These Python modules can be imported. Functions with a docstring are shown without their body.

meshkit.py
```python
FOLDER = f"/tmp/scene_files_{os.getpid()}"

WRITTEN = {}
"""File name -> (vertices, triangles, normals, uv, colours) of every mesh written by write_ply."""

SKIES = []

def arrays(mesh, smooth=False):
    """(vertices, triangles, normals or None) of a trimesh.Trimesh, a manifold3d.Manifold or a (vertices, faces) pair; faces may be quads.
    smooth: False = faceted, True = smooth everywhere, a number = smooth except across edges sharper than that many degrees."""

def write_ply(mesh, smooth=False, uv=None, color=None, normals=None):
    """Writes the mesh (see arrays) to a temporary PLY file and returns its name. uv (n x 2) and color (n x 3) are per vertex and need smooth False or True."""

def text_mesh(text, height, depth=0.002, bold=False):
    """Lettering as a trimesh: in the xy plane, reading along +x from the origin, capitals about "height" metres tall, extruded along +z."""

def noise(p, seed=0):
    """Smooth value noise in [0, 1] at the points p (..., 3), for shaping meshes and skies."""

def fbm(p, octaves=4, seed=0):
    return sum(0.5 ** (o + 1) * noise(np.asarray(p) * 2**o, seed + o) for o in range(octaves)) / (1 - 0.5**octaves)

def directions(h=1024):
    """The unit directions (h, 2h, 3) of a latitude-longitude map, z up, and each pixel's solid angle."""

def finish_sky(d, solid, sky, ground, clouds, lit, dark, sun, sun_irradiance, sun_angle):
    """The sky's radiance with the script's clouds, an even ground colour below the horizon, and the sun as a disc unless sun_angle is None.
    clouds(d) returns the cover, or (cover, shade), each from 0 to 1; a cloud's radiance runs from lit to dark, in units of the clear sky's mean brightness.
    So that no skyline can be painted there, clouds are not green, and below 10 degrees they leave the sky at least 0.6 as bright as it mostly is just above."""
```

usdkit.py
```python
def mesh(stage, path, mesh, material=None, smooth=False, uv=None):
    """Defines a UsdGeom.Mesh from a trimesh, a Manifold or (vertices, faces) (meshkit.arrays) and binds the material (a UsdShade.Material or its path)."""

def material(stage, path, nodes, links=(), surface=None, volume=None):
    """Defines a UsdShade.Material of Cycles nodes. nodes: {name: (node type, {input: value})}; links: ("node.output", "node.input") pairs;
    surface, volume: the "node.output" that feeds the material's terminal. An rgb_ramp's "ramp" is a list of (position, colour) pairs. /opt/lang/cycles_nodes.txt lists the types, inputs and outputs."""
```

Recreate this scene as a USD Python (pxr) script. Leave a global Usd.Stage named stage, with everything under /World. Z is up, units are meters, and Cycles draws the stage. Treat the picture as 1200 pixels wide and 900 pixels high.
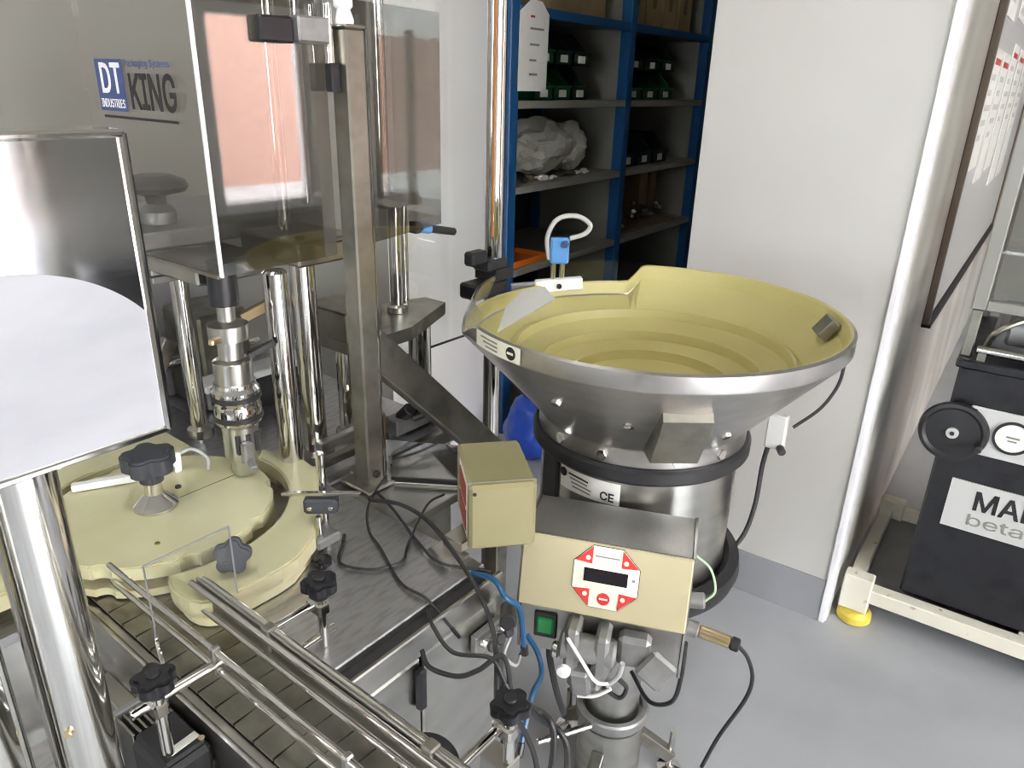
import math, random
import numpy as np, trimesh
from shapely.geometry import Polygon, Point, box as sbox
from shapely import affinity
from pxr import Usd, UsdGeom, UsdLux, UsdShade, Gf, Sdf
import usdkit, meshkit

stage = Usd.Stage.CreateInMemory()
UsdGeom.SetStageUpAxis(stage, UsdGeom.Tokens.z)
UsdGeom.SetStageMetersPerUnit(stage, 1.0)
UsdGeom.Xform.Define(stage, '/World')
stage.SetDefaultPrim(stage.GetPrimAtPath('/World'))
rng = random.Random(7)
PI = math.pi

# ------------------------------------------------------------------ camera
cam = UsdGeom.Camera.Define(stage, '/World/camera')
right, up_, fwd = (0.577, -0.816, 0.026), (0.293, 0.236, 0.926), (0.762, 0.527, -0.376)
f_ = np.array(fwd) / np.linalg.norm(fwd)
r_ = np.array(right) - f_ * np.dot(right, f_); r_ /= np.linalg.norm(r_)
u_ = np.cross(r_, f_)
cam.AddTransformOp().Set(Gf.Matrix4d(*r_, 0, *u_, 0, *(-f_), 0, 0, 0, 1.6, 1))
cam.CreateHorizontalApertureAttr(36.0)
cam.CreateVerticalApertureAttr(27.0)
cam.CreateFocalLengthAttr(36.0 * 870 / 1200)
cam.CreateClippingRangeAttr(Gf.Vec2f(0.05, 200))
cam.CreateExposureAttr(0.0)

# ------------------------------------------------------------------ light
def world_light():
    d = UsdLux.DomeLight.Define(stage, '/World/sky')
    d.CreateIntensityAttr(7.6)
    d.CreateColorAttr(Gf.Vec3f(0.89, 0.955, 1.0))
world_light()
sun = UsdLux.DistantLight.Define(stage, '/World/sun')          # daylight on the brick wall outside the doorway
sun.CreateIntensityAttr(16.0); sun.CreateAngleAttr(2.0)
sun.AddRotateXYZOp().Set(Gf.Vec3f(-50, 0, 20))
CEIL = [(-1.7, -0.6), (-0.2, -2.6), (1.6, -2.6), (0.3, 1.0)]  # unseen ceiling lights, added and placed to brighten the walls and the machine
TUBES = (2.5, 18.0, 18.0, 16.0)            # how strongly each fitting's two tubes glow

# ------------------------------------------------------------------ materials
L = '/World/Looks/'
def mat(name, **k):
    return usdkit.material(stage, L + name, {'p': ('principled_bsdf', k)}, surface='p.BSDF')
def noisy(name, c1, c2, scale=8, rough=(0.4, 0.6), stretch=(1, 1, 1), bump=0.0, bdist=0.002, detail=4, lo=0.35, hi=0.65, metallic=0.0, **k):
    """principled with noise-driven colour, roughness and fine relief, in object space"""
    nodes = {'t': ('texture_coordinate', {}), 'm': ('mapping', {'scale': stretch}), 'n': ('noise_texture', {'scale': scale, 'detail': detail}),
             'c': ('rgb_ramp', {'ramp': [(lo, c1), (hi, c2)]}), 'r': ('map_range', {'from_min': lo, 'from_max': hi, 'to_min': rough[0], 'to_max': rough[1], 'clamp': True}),
             'p': ('principled_bsdf', {'metallic': metallic, **k})}
    links = [('t.object', 'm.vector'), ('m.vector', 'n.vector'), ('n.fac', 'c.fac'), ('c.color', 'p.base_color'), ('n.fac', 'r.value'), ('r.result', 'p.roughness')]
    if bump:
        nodes['b'] = ('bump', {'strength': bump, 'distance': bdist}); links += [('n.fac', 'b.height'), ('b.normal', 'p.normal')]
    return usdkit.material(stage, L + name, nodes, links, surface='p.BSDF')
def pane(name, tint, f0, rough=0.02):
    """a clear sheet: Schlick reflection that is the same from either side, the rest passes straight through"""
    return usdkit.material(stage, L + name, {
        'lw': ('layer_weight', {'blend': .5}), 'pw': ('math', {'math_type': 'power', 'value2': 5.0}), 'ml': ('math', {'math_type': 'multiply_add', 'value2': 1 - f0, 'value3': f0}),
        'tr': ('transparent_bsdf', {'color': tint}), 'g': ('glossy_bsdf', {'color': (1, 1, 1), 'roughness': rough}), 'x': ('mix_closure', {})},
        [('lw.facing', 'pw.value1'), ('pw.value', 'ml.value1'), ('ml.value', 'x.fac'), ('tr.BSDF', 'x.closure1'), ('g.BSDF', 'x.closure2')], surface='x.closure')

M = {}
M['steel'] = noisy('brushed_steel', (.555, .545, .515), (.56, .55, .52), 12, (.25, .265), (1, 1, 3), detail=0, metallic=1.0)
M['steel_h'] = noisy('brushed_steel_table', (.57, .57, .59), (.60, .60, .62), 30, (.33, .40), (1, 4, 1), detail=2, metallic=1.0)
M['chrome'] = noisy('polished_chrome', (.68, .67, .64), (.71, .70, .67), 20, (.05, .09), metallic=1.0)
M['mirror'] = noisy('polished_sheet', (.62, .62, .63), (.66, .66, .67), 5, (.05, .11), (1, 1, 3), bump=.06, bdist=.003, metallic=1.0)
M['satin'] = noisy('rough_satin_patch', (.355, .37, .395), (.415, .43, .455), 9, (.5, .6), (1, 1, 3), metallic=.2)  # rougher and less metallic than the polished plate around it
M['dull'] = noisy('dull_steel', (.28, .27, .23), (.31, .30, .26), 14, (.30, .38), metallic=.95)
M['cast'] = noisy('cast_aluminium', (.28, .28, .275), (.35, .35, .34), 40, (.4, .55), bump=.1, bdist=.001, metallic=.7)
M['bowl_out'] = noisy('bowl_steel', (.56, .545, .52), (.57, .555, .53), 20, (.32, .335), (1, 1, 2), detail=1, metallic=1.0)
M['lining'] = noisy('cream_lining', (.50, .445, .18), (.54, .48, .205), 6, (.4, .5), bump=.04, bdist=.001)
M['plate'] = noisy('cream_plastic', (.56, .515, .31), (.64, .59, .38), 4, (.26, .38), detail=6, subsurface_weight=.08, subsurface_scale=.004)
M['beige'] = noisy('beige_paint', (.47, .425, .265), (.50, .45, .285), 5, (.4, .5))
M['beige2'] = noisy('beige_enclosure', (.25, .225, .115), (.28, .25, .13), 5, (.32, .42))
M['grey_lid'] = noisy('grey_brushed_lid', (.40, .39, .37), (.42, .41, .39), 60, (.36, .42), (8, 1, 1), metallic=.85)
M['rubber'] = mat('black_rubber', base_color=(.018, .018, .02), roughness=.45)
M['knob'] = mat('dark_plastic', base_color=(.014, .014, .017), roughness=.34)
M['grey_knob'] = mat('charcoal_plastic', base_color=(.04, .043, .052), roughness=.5)
M['cable'] = mat('black_cable', base_color=(.02, .02, .022), roughness=.45)
M['cable_grey'] = mat('grey_cable', base_color=(.42, .43, .42), roughness=.5)
M['cable_blue'] = mat('blue_hose', base_color=(.012, .085, .20), roughness=.3)
M['cable_green'] = mat('green_cable', base_color=(.45, .6, .4), roughness=.4)
M['black'] = mat('black_print', base_color=(.012, .012, .014), roughness=.5)
M['darkgap'] = mat('dark_recess', base_color=(.03, .03, .03), roughness=.6)
M['white'] = mat('white_plastic', base_color=(.86, .86, .85), roughness=.35)
M['paper'] = noisy('paper', (.80, .80, .74), (.84, .83, .78), 20, (.7, .8))
M['paper_grey'] = noisy('grey_print_paper', (.46, .47, .44), (.66, .67, .64), 55, (.5, .6), (1, 1, 1), lo=.4, hi=.6)
M['sticker'] = mat('sticker', base_color=(.82, .80, .66), roughness=.4)
M['red'] = mat('red_print', base_color=(.62, .045, .04), roughness=.4)
M['red_dark'] = mat('dark_red_label', base_color=(.28, .025, .02), roughness=.4)
M['blue_print'] = mat('blue_print', base_color=(.04, .07, .20), roughness=.4)
M['lcd'] = mat('lcd_window', base_color=(.012, .01, .014), roughness=.12)
M['green_lens'] = mat('green_rocker', base_color=(.01, .20, .05), roughness=.2, emission_color=(.02, .5, .1), emission_strength=.12)
M['brass'] = mat('brass', base_color=(.62, .50, .30), metallic=1.0, roughness=.3)
M['sensor_blue'] = mat('sensor_blue', base_color=(.10, .28, .60), roughness=.3)
M['wall'] = noisy('painted_wall', (.515, .50, .47), (.545, .53, .50), 1.5, (.4, .5), bump=.02, bdist=.002)
M['wall_grey'] = noisy('olive_grey_wall', (.22, .215, .19), (.26, .25, .225), 1.2, (.5, .6), bump=.02, bdist=.002)
M['wall_pale'] = noisy('pale_wall', (.80, .79, .765), (.83, .82, .80), 1.2, (.5, .6), bump=.02, bdist=.002)
M['cab_grey'] = noisy('grey_cabinet_paint', (.24, .235, .21), (.26, .255, .23), 1.2, (.35, .45))
M['wall_gloss'] = noisy('cream_sheet_wall', (.66, .64, .57), (.72, .70, .63), 3, (.26, .34), (1, 1, .5), bump=.25, bdist=.008, detail=1)
M['skirt'] = noisy('grey_skirting_paint', (.27, .275, .29), (.30, .305, .32), 4, (.4, .5))
M['trim'] = mat('white_trim', base_color=(.82, .82, .84), roughness=.25)
M['floor'] = noisy('painted_floor', (.40, .405, .42), (.46, .465, .48), 2.2, (.28, .42), detail=9, bump=.03, bdist=.003)
M['ceiling'] = mat('ceiling_paint', base_color=(.34, .33, .30), roughness=.8)
for i_, e_ in enumerate(TUBES): M['lamp%d' % i_] = usdkit.material(stage, L + 'lamp_tube_%d' % i_, {'e': ('emission', {'color': (1, .965, .91), 'strength': e_})}, surface='e.emission')
M['blue_paint'] = mat('blue_rack_paint', base_color=(.012, .09, .25), roughness=.4)
M['shelf_grey'] = noisy('grey_shelf_paint', (.24, .235, .20), (.27, .265, .23), 6, (.45, .55))
M['rack_back'] = mat('shade_rack_back', base_color=(.03, .03, .03), roughness=.7)  # shade inside the deep shelves is put into this near-black colour
M['frame_brown'] = mat('brown_frame', base_color=(.10, .075, .05), roughness=.4)
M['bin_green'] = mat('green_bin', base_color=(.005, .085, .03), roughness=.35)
M['bin_dark'] = mat('shaded_green_bin', base_color=(.005, .025, .015), roughness=.4)  # the green bin colour with the shade between the shelves painted in
M['card'] = noisy('cardboard', (.34, .25, .12), (.42, .31, .16), 9, (.7, .8))
M['card_dark'] = noisy('brown_card', (.17, .11, .06), (.22, .15, .08), 9, (.7, .8))
M['orange'] = mat('orange_plastic', base_color=(.75, .18, .02), roughness=.5)
M['poly'] = usdkit.material(stage, L + 'poly_bag', {'tr': ('transparent_bsdf', {'color': (.8, .8, .76)}), 'p': ('principled_bsdf', {'base_color': (.78, .76, .66), 'roughness': .18}), 'x': ('mix_closure', {'fac': .6})},
                            [('tr.BSDF', 'x.closure1'), ('p.BSDF', 'x.closure2')], surface='x.closure')
M['pane'] = pane('clear_polycarbonate', (.96, .97, .96), .04)
M['pane_film'] = pane('scuffed_polycarbonate', (.90, .90, .89), .06, .03)
M['pane_smoke'] = pane('smoke_polycarbonate', (.56, .55, .52), .13, .03)
M['pane_edge'] = mat('cut_pane_edge', base_color=(.80, .82, .80), roughness=.25)
M['glass_grey'] = mat('grey_tinted_tab', base_color=(.50, .50, .48), roughness=.2, alpha=.8)
M['brick'] = noisy('salmon_brick', (.38, .20, .155), (.44, .25, .20), 8, (.7, .85), bump=.2)
M['mortar'] = mat('mortar', base_color=(.62, .45, .38), roughness=.9)
M['machine_black'] = noisy('black_cabinet_paint', (.008, .008, .011), (.012, .012, .016), 12, (.3, .42))
M['trolley'] = noisy('chipped_cream_paint', (.30, .2, .12), (.72, .68, .57), 22, (.45, .6), lo=.28, hi=.36)
M['castor'] = noisy('yellow_castor', (.62, .46, .05), (.76, .60, .10), 18, (.4, .5))
M['panel_white'] = mat('white_panel', base_color=(.56, .56, .54), roughness=.35)
M['blue_bag'] = mat('blue_plastic', base_color=(.015, .06, .38), roughness=.35)
M['amber'] = mat('amber_line', base_color=(.45, .20, .06), roughness=.4)
M['housing'] = noisy('grey_housing', (.20, .20, .20), (.27, .27, .27), 7, (.4, .5), metallic=.5)

# ------------------------------------------------------------------ prims
FR = {'W': 0.0, 'M': -3.0}                 # room axes and the machine's axes, turned three degrees
used = {}
def numbered(parent, name):
    k = (str(parent), name); n = used.get(k, -1) + 1; used[k] = n
    return name if n == 0 else '%s_%03d' % (name, n)
ORIGIN = {}
def thing(name, label, cat, loc=(0, 0, 0), frame='W', rot=None, group=None):
    """an Xform at the thing's base; parts are given in the coordinates of its frame and stored relative to loc"""
    x = UsdGeom.Xform.Define(stage, '/World/' + numbered('/World', name)); o = x.GetPrim()
    a = math.radians(FR[frame]); c, s = math.cos(a), math.sin(a)
    x.AddTranslateOp().Set(Gf.Vec3d(c * loc[0] - s * loc[1], s * loc[0] + c * loc[1], loc[2]))
    x.AddRotateZOp().Set(FR[frame] if rot is None else rot)
    ORIGIN[str(o.GetPath())] = np.array(loc if rot is None else (0, 0, 0), float)
    o.SetCustomDataByKey('label', label); o.SetCustomDataByKey('category', cat)
    if group: o.SetCustomDataByKey('group', group)
    return o
def put(parent, name, m, material, label=None, smooth=35, kind=None):
    """one Mesh prim, a part of parent (a thing) or of a part"""
    if isinstance(m, list): m = trimesh.util.concatenate([t for t in m])
    path = str(parent.GetPath()) if hasattr(parent, 'GetPath') else parent
    root = '/'.join(path.split('/')[:3])
    m = m.copy(); m.apply_translation(-ORIGIN.get(root, np.zeros(3)))
    p = usdkit.mesh(stage, path + '/' + numbered(path, name), m, M[material], smooth=smooth).GetPrim()
    if label: p.SetCustomDataByKey('label', label)
    if kind: p.SetCustomDataByKey('kind', kind)
    return p
def struct(name, m, material, parent='/World', smooth=False):
    if isinstance(m, list): m = trimesh.util.concatenate(m)
    p = usdkit.mesh(stage, parent + '/' + name, m, M[material], smooth=smooth).GetPrim()
    if parent == '/World': p.SetCustomDataByKey('kind', 'structure')
    return p
def copy_of(o, loc, rot, label=None):
    """another of the same thing: references the first one's prim"""
    x = UsdGeom.Xform.Define(stage, '/World/' + numbered('/World', o.GetName())); q = x.GetPrim()
    q.GetReferences().AddInternalReference(o.GetPath())
    x.ClearXformOpOrder(); x = UsdGeom.Xformable(q)
    q.GetAttribute('xformOp:translate').Set(Gf.Vec3d(*loc)); q.GetAttribute('xformOp:rotateZ').Set(rot)
    x.SetXformOpOrder([UsdGeom.XformOp(q.GetAttribute('xformOp:translate')), UsdGeom.XformOp(q.GetAttribute('xformOp:rotateZ'))])
    for k in ('category', 'group'):
        v = o.GetCustomDataByKey(k)
        if v: q.SetCustomDataByKey(k, v)
    q.SetCustomDataByKey('label', label or o.GetCustomDataByKey('label')); q.SetInstanceable(True)
    return q

# ------------------------------------------------------------------ shapes
def bx(x0, x1, y0, y1, z0, z1, c=0.0):
    x0, x1 = sorted((x0, x1)); y0, y1 = sorted((y0, y1)); z0, z1 = sorted((z0, z1))
    if c <= 0:
        m = trimesh.creation.box((x1 - x0, y1 - y0, z1 - z0)); m.apply_translation(((x0 + x1) / 2, (y0 + y1) / 2, (z0 + z1) / 2)); return m
    pts = []
    for x, sx in ((x0, 1), (x1, -1)):
        for y, sy in ((y0, 1), (y1, -1)):
            for z, sz in ((z0, 1), (z1, -1)):
                pts += [(x, y + sy * c, z + sz * c), (x + sx * c, y, z + sz * c), (x + sx * c, y + sy * c, z)]
    return trimesh.convex.convex_hull(np.array(pts))
def frame_of(p0, p1):
    d = np.asarray(p1, float) - np.asarray(p0, float); n = np.linalg.norm(d); d /= n
    a = np.array([0, 0, 1.0]) if abs(d[2]) < .9 else np.array([1.0, 0, 0])
    u = np.cross(a, d); u /= np.linalg.norm(u); v = np.cross(d, u)
    return d, u, v, n
def lathe(profile, p0=(0, 0, 0), axis=(0, 0, 1), seg=32):
    """profile [(radius, height)] turned about the axis through p0"""
    d, u, v, _ = frame_of(p0, np.asarray(p0, float) + np.asarray(axis, float))
    prof = [(max(r, 1e-5), h) for r, h in profile]
    th = np.linspace(0, 2 * PI, seg, endpoint=False); V = []
    for r, h in prof:
        for t in th: V.append(np.asarray(p0, float) + d * h + (u * math.cos(t) + v * math.sin(t)) * r)
    F = []
    for i in range(len(prof) - 1):
        for j in range(seg):
            a, b = i * seg + j, i * seg + (j + 1) % seg
            F += [(a, b, b + seg), (a, b + seg, a + seg)]
    m = trimesh.Trimesh(np.array(V), np.array(F), process=True)
    return m
def cyl(p0, p1, r, seg=24, c=None):
    h = np.linalg.norm(np.asarray(p1, float) - np.asarray(p0, float)); c = min(r * .2, h * .3) if c is None else c
    return lathe([(0, 0), (r - c, 0), (r, c), (r, h - c), (r - c, h), (0, h)], p0, np.asarray(p1, float) - np.asarray(p0, float), seg)
def vcyl(x, y, z0, z1, r, seg=28, c=None): return cyl((x, y, z0), (x, y, z1), r, seg, c)
def spline(pts, n=10):
    P = np.array(pts, float); P = np.vstack([2 * P[0] - P[1], P, 2 * P[-1] - P[-2]]); out = []
    for i in range(1, len(P) - 2):
        for t in np.linspace(0, 1, n, endpoint=False):
            a, b, c, d = P[i - 1:i + 3]
            out.append(.5 * (2 * b + (c - a) * t + (2 * a - 5 * b + 4 * c - d) * t * t + (3 * b - a - 3 * c + d) * t ** 3))
    return np.array(out + [P[-2]])
def tube(pts, r, seg=10, smooth=True, n=10):
    P = spline(pts, n) if smooth else np.array(pts, float)
    T = np.gradient(P, axis=0); T /= np.linalg.norm(T, axis=1, keepdims=True)
    a = np.array([0, 0, 1.0]) if abs(T[0][2]) < .9 else np.array([1.0, 0, 0]); u = np.cross(a, T[0]); u /= np.linalg.norm(u)
    V, F = [], []
    for i in range(len(P)):
        u = u - T[i] * (u @ T[i]); u /= np.linalg.norm(u); v = np.cross(T[i], u)
        for t in np.linspace(0, 2 * PI, seg, endpoint=False): V.append(P[i] + r * (u * math.cos(t) + v * math.sin(t)))
    for i in range(len(P) - 1):
        for j in range(seg):
            a_, b_ = i * seg + j, i * seg + (j + 1) % seg
            F += [(a_, b_, b_ + seg), (a_, b_ + seg, a_ + seg)]
    k = len(V); V += [P[0], P[-1]]; e = (len(P) - 1) * seg
    for j in range(seg): F += [(k, (j + 1) % seg, j), (k + 1, e + j, e + (j + 1) % seg)]
    return trimesh.Trimesh(np.array(V), np.array(F), process=False)
def bar(p0, p1, w, h, c=.002):
    """square tube from p0 to p1, w across (horizontal) and h the other way"""
    d, u, v, n = frame_of(p0, p1)
    m = bx(-w / 2, w / 2, -h / 2, h / 2, 0, n, c)
    T = np.eye(4); T[:3, 0], T[:3, 1], T[:3, 2], T[:3, 3] = u, v, d, p0
    m.apply_transform(T); return m
def onto(m, o, r, u):
    """places a mesh made in the xy plane: x along r, y along u, z along their cross product, from o"""
    r = np.asarray(r, float); r = r / np.linalg.norm(r); u = np.asarray(u, float); u = u - r * (u @ r); u /= np.linalg.norm(u)
    T = np.eye(4); T[:3, 0], T[:3, 1], T[:3, 2], T[:3, 3] = r, u, np.cross(r, u), o
    m = m.copy(); m.apply_transform(T); return m
def ext(poly, z0, z1):
    gs = getattr(poly, 'geoms', [poly])
    m = trimesh.util.concatenate([trimesh.creation.extrude_polygon(g, z1 - z0, engine='earcut') for g in gs]); m.apply_translation((0, 0, z0)); return m
def text(s, h, o, r, u, bold=False, width=None):
    m = meshkit.text_mesh(s, h, .0006, bold)
    if width: m.apply_scale((width / m.extents[0], 1, 1)) if False else m.apply_transform(np.diag([width / m.extents[0], 1, 1, 1]))
    return onto(m, o, r, u)
def lobed(r, lobes=5, depth=.22, n=80):
    t = np.linspace(0, 2 * PI, n, endpoint=False); q = r * (1 - depth * (.5 - .5 * np.cos(lobes * t)) ** 1.6)
    return Polygon(np.stack([q * np.cos(t), q * np.sin(t)], 1))
def lobed_knob(r, h, neck_r, neck_h, lobes=5):
    """a lobed clamping knob standing on its neck, z up from 0"""
    P = lobed(r, lobes); head = [ext(P.buffer(-.003), neck_h, neck_h + .003), ext(P, neck_h + .003, neck_h + h - .004), ext(P.buffer(-.0035), neck_h + h - .004, neck_h + h)]
    return trimesh.util.concatenate(head + [lathe([(neck_r * .8, 0), (neck_r, .002), (neck_r * 1.15, neck_h + .004)], seg=20)])
def moved(m, x, y, z):
    m = m.copy(); m.apply_translation((x, y, z)); return m
def turned(m, axis, deg, at=(0, 0, 0)):
    m = m.copy(); m.apply_transform(trimesh.transformations.rotation_matrix(math.radians(deg), axis, at)); return m

# ------------------------------------------------------------------ the room
struct('floor', bx(-3, 12, -9, 4, -.1, 0), 'floor')
struct('ceiling', bx(-3, 7, -4.6, 3, 3.1, 3.2), 'ceiling')
struct('wall_back', bx(-3, 2.66, 2.0, 2.1, 0, 3.1), 'wall_pale')
struct('wall_rear', bx(2.66, 7, 2.55, 2.65, 0, 3.1), 'wall_grey')
struct('wall_partition', bx(2.2, 2.27, .276, .867, .155, 3.1), 'wall')
struct('baseboard_partition', bx(2.196, 2.27, .276, .869, 0, .155), 'skirt')
struct('trim_1', [bx(2.192, 2.205, .262, .28, 0, 3.1, .002), bx(2.205, 2.275, .258, .276, 0, 3.1, .002)], 'trim')
struct('wall_side', bx(2.275, 7, .265, .33, 0, 3.1), 'wall_gloss')
struct('wall_end', bx(6.9, 7, -4.6, 2.65, 0, 3.1), 'wall_grey')
struct('wall_left', [bx(-3.1, -3, -4.6, 3, 0, 1.2), bx(-3.1, -3, -4.6, 3, 2.2, 3.1), bx(-3.1, -3, -4.6, -.1, 1.2, 2.2), bx(-3.1, -3, .9, 3, 1.2, 2.2)], 'wall_grey')
struct('wall_front', [bx(-3, -2.7, -4.7, -4.6, 0, 3.1), bx(-2.7, 1.65, -4.7, -4.6, 2.7, 3.1), bx(1.65, 7, -4.7, -4.6, 2.1, 3.1), bx(1.65, 3.6, -4.7, -4.6, 0, 2.1), bx(3.6, 5.1, -4.7, -4.6, 0, .5), bx(3.6, 5.1, -4.7, -4.6, 2.08, 2.1), bx(5.1, 7, -4.7, -4.6, 0, 2.1)], 'wall_grey')
struct('trim_2', [bx(3.5, 3.6, -4.6, -4.56, .4, 2.18, .01), bx(5.1, 5.2, -4.6, -4.56, .4, 2.18, .01), bx(3.6, 5.1, -4.6, -4.56, 2.08, 2.18, .01), bx(3.6, 5.1, -4.6, -4.54, .4, .5, .01), bx(4.46, 4.54, -4.64, -4.57, .5, 2.08, .01)], 'trim')
struct('trim_3', [bx(-2.78, -2.7, -4.6, -4.56, 0, 2.78, .01), bx(1.65, 1.73, -4.6, -4.56, 0, 2.78, .01), bx(-2.7, 1.65, -4.6, -4.56, 2.7, 2.78, .01)], 'trim')
struct('wall_yard', [bx(-6, 2.3, -9.2, -9.0, 0, 2.3), bx(2.3, 12, -9.2, -9.0, 0, 4.2)], 'brick')
for i, (x, y) in enumerate(CEIL):
    t = thing('unseen_ceiling_light', ['unseen fluorescent ceiling light nearest the left wall', 'unseen fluorescent ceiling light in front of the doorway', 'unseen fluorescent ceiling light in front of the window with the blind', 'unseen fluorescent ceiling light added over the filling machine'][i], 'lamp', (x, y, 3.04))
    put(t, 'housing', bx(x - .78, x + .78, y - .18, y + .18, 3.05, 3.1, .01), 'white')
    for q in (-1, 1): put(t, 'tube', cyl((x - .75, y + .1 * q, 3.0), (x + .75, y + .1 * q, 3.0), .035, 12), 'lamp%d' % i); put(t, 'end_cap', bx(x + .75 * q - .01, x + .75 * q + .01, y - .15, y + .15, 2.95, 3.06), 'white')


# ------------------------------------------------------------------ shelving behind the partition
S = thing('shelf_rack', 'blue steel shelf rack with grey shelves behind the white partition', 'shelf', (3.75, 1.9, 0))
UX = [2.705, 3.747, 4.79]
for x in UX:
    put(S, 'upright', bx(x - .032, x + .032, 1.9, 1.96, 0, 2.6, .004), 'blue_paint')
    put(S, 'upright', bx(x - .032, x + .032, 2.42, 2.48, 0, 2.6, .004), 'blue_paint')
    if x > 2.72: put(S, 'side_panel', bx(x - .008, x + .008, 1.96, 2.42, .05, 2.55), 'shelf_grey')
put(S, 'side_panel', bx(2.70, 2.712, 1.96, 2.42, .05, 2.55), 'shelf_grey')
SZ = [.12, .45, .805, 1.175, 1.53, 1.895, 2.27]
for b in range(2):
    x0, x1 = UX[b] + .033, UX[b + 1] - .033
    for z in SZ:
        if z > 1.85: put(S, 'shelf_beam', bx(x0, x1, 1.9, 1.93, z - .04, z, .003), 'blue_paint', 'blue front beam of an upper shelf')
        put(S, 'shelf', bx(x0, x1, 1.932 if z > 1.85 else 1.9, 2.47, z - .032, z, .002), 'shelf_grey')
    put(S, 'back_panel', bx(x0, x1, 2.475, 2.485, .05, 2.55), 'rack_back')

sh = thing('notice_sheet', 'white paper list with faint typed lines hanging on the blue rack post', 'paper', (2.82, 1.892, 1.567))
put(sh, 'sheet', onto(ext(Polygon([(-.105, 0), (.11, 0), (.115, .30), (.06, .345), (-.02, .35), (-.10, .30)]), 0, .003), (2.825, 1.897, 1.568), (1, 0, 0), (0, 0, 1)), 'paper')
for k, (z, w) in enumerate([(1.85, .03), (1.805, .10), (1.745, .07), (1.685, .05), (1.63, .06)]):
    put(sh, 'typed_line', bx(2.80, 2.80 + w, 1.8925, 1.8939, z, z + .008), 'shelf_grey' if k else 'red')

def storage_bin(x, y, z, w, d, h, label, material):
    """an open fronted stacking bin with handle lip and label card"""
    t = thing('storage_bin', label, 'bin', (x, y, z), group='stacking bins on the dark shelves')
    prof = Polygon([(0, 0), (d, 0), (d, h), (.32 * d, h), (.06 * d, .45 * h), (0, .4 * h)])
    sides = [onto(ext(prof, 0, .004), (x - w / 2 + (0 if s < 0 else w - .004), y, z), (0, 1, 0), (0, 0, 1)) for s in (-1, 1)]
    put(t, 'body', sides + [bx(x - w / 2, x + w / 2, y, y + d, z, z + .004), bx(x - w / 2, x + w / 2, y, y + .005, z, z + .4 * h), bx(x - w / 2, x + w / 2, y + d - .005, y + d, z, z + h)], material)
    put(t, 'handle_lip', bx(x - w / 2, x + w / 2, y - .012, y, z + .36 * h, z + .42 * h, .002), material)
    for rm in (bx(x - w / 2 - .004, x - w / 2 + .008, y + .3 * d, y + d, z + h - .012, z + h, .002), bx(x + w / 2 - .008, x + w / 2 + .004, y + .3 * d, y + d, z + h - .012, z + h, .002)): put(t, 'rim', rm, material)
    put(t, 'label_card', bx(x - .03, x + .03, y - .004, y, z + .08 * h, z + .3 * h), 'paper')
    put(t, 'contents', [moved(trimesh.creation.icosphere(1, .03), x + rng.uniform(-.3, .3) * w, y + d * rng.uniform(.3, .8), z + .03) for _ in range(6)], 'bin_dark')
pos = ['left', 'middle', 'right']
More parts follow.
